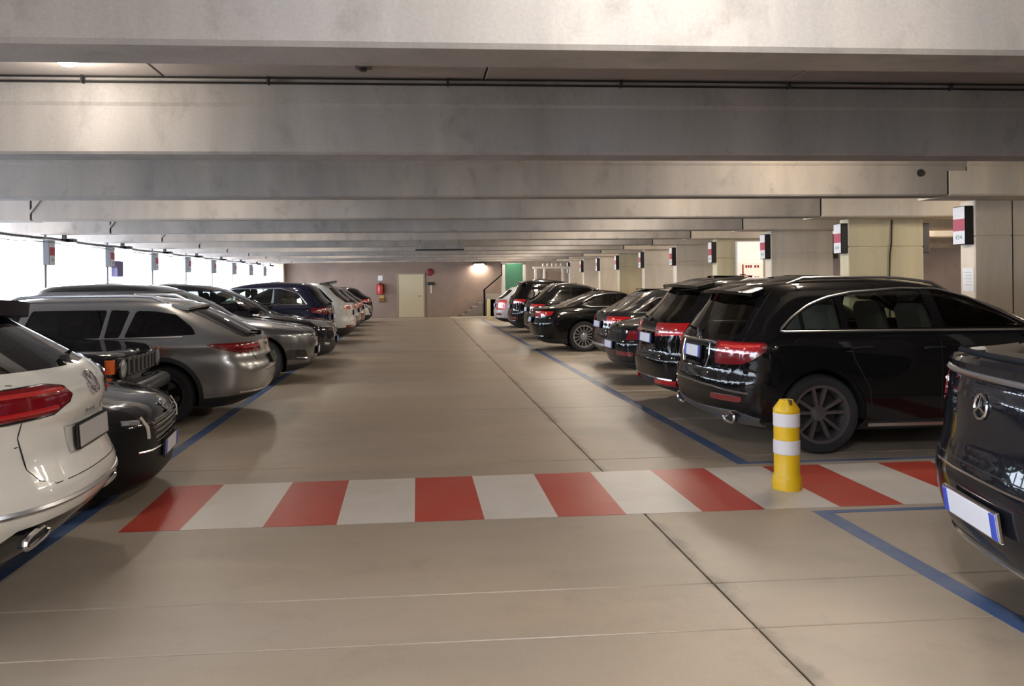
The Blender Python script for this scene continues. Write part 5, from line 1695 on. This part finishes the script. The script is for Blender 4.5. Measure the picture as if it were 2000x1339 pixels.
def silver_wagon():
    h = 2.45
    c = Car('car', 'silver estate with roof rails and dark windows, tail to the aisle', (-1.84 - h * math.cos(.07), 10.0 - h * math.sin(.07)), PI + .07,
        front=[(.18, h - .33), (.3, h - .1), (.5, h - .01), (.66, h), (.76, h - .1), (.85, h - .4), (.95, h - .85), (1.0, h - .95), (1.2, h - 1.3), (1.36, h - 1.65), (1.44, h - 1.95), (1.49, h - 2.35), (1.51, h - 2.7)],
        rear=[(.18, -h + .36), (.27, -h + .16), (.36, -h + .05), (.48, -h + .01), (.60, -h), (.68, -h + .02), (.78, -h + .08), (.94, -h + .12), (1.0, -h + .17), (1.12, -h + .38), (1.24, -h + .62), (1.33, -h + .82), (1.41, -h + 1.0), (1.46, -h + 1.3), (1.51, -h + 1.7)],
        half=[(.18, .78), (.3, .88), (.45, .92), (.70, .935), (.82, .928), (.90, .938), (.96, .915), (1.02, .89), (1.15, .82), (1.30, .735), (1.37, .69), (1.43, .60), (1.47, .48), (1.51, .25)],
        cf=[(.2, .8), (.9, .7), (1.51, .4)], cr=[(.2, .5), (.6, .58), (1.0, .55), (1.2, .55), (1.51, .45)], nf=2.6, nr=2.8, axles=(h - .9, -h + 1.14), wr=.345,
        body=paint('silver', (0.33, 0.325, 0.32), .75, .28), res=(15, 60, 70))
    win = [rpoly([(-h + 0.77, 1.04), (-h + 0.82, 1.12), (-h + 1.02, 1.275), (-h + 1.26, 1.315), (-h + 1.46, 1.325), (-h + 1.56, 1.02)], .04, 2),
           rpoly([(-h + 1.61, 1.02), (-h + 1.53, 1.325), (-h + 1.74, 1.335), (-h + 1.77, 1.02)], .03, 2),
           rpoly([(-h + 1.82, 1.02), (-h + 1.78, 1.335), (-h + 2.59, 1.335), (-h + 2.68, 1.02)], .03, 2),
           rpoly([(-h + 2.76, 1.02), (-h + 2.68, 1.335), (h - 1.78, 1.32), (h - 1.35, 1.15), (h - 1.15, 1.02)], .03, 2)]
    dress(c, panes=win, pane_glass=G_DARK, screen=[(0, 1.0), (.76, 1.0), (.6, 1.36), (0, 1.39)],
        back=rpoly([(0, .985), (.66, .99), (.72, 1.02), (.585, 1.33), (0, 1.37)], .04, 2), back_glass=G_DARK,
        gate=rpoly([(0, .58), (.50, .58), (.62, .64), (.66, .80), (.78, .98), (.62, 1.36), (0, 1.40)], .03, 2),
        doors=[rpoly([(-h + 2.88, .34), (-h + 2.88, .97), (h - 1.3, .97), (h - 1.25, .6), (h - 1.3, .34)], .05, 2), rpoly([(-h + 2.83, .34), (-h + 2.83, .97), (-h + 1.74, .97), (-h + 1.66, .62), (-h + 1.74, .34)], .05, 2)],
        tail=[('side', rpoly([(-h - .2, .80), (-h + .28, .81), (-h + .45, .855), (-h + .66, .92), (-h + .55, .935), (-h - .2, .935)], .02, 2)), ('yz', [(.44, .6), (1.3, .6), (1.3, 1.2), (.44, 1.2)])], tail_mat=M_TAILD,
        clad=[(-h - .3, .1), (-h - .3, .36), (-h + .3, .33), (-h + .7, .30), (h - .5, .30), (h + .3, .35), (h + .3, .1)], arch_clad=.05)
    c.wheels('five', M_PLASTIC)
    c.rails([-h + 1.15, -h + 2.0, -h + 2.6, -h + 3.0], .56, M_SATIN, .022, .05)
    c.bar('bumper_trim', M_CHROME, 'rear', [(.42, .355), (.84, .36)], .012, (1, -1))
    c.bar('light_strip', M_TAIL, 'rear', [(.50, .885), (.80, .885)], .02, (1, -1), .004)
    c.bar('light_strip', M_TAIL, 'side', [(-h + .25, .89), (-h + .48, .905)], .012, (1, -1), .004)
    c.bar('window_trim', M_SATIN, 'side', [(-h + .92, 1.015), (h - 1.3, 1.0)], .010, (1, -1))
    c.plate(.70, w=.46, mat=M_PLASTIC, lift=-.004, blue=False)
    c.emblem('disc', 0, .90, .05)
    c.spoiler(-h + .80, 1.375, .62, .3, .03, c.paint, .045, .10)
    c.wiper(0, .4, 1.01, 1.03)
    c.mirrors(h - 1.2, 1.06, .93, sides=(-1,))
    c.handles([(-h + 1.98, .90), (-h + 3.0, .90)])
    c.seams([('rear', [(0, .58), (.50, .58), (.62, .64), (.66, .80)]), ('side', [(-h + 2.85, .34), (-h + 2.85, 1.0)]), ('side', [(-h + 1.72, .34), (-h + 1.65, .62), (-h + 1.74, .97)])], .004)
    c.seats(.1, -.8, .93)
build_setting()
build_lamps()
build_cars()
build_markings()
build_bollard()
build_fittings()
bpy.context.view_layer.update()
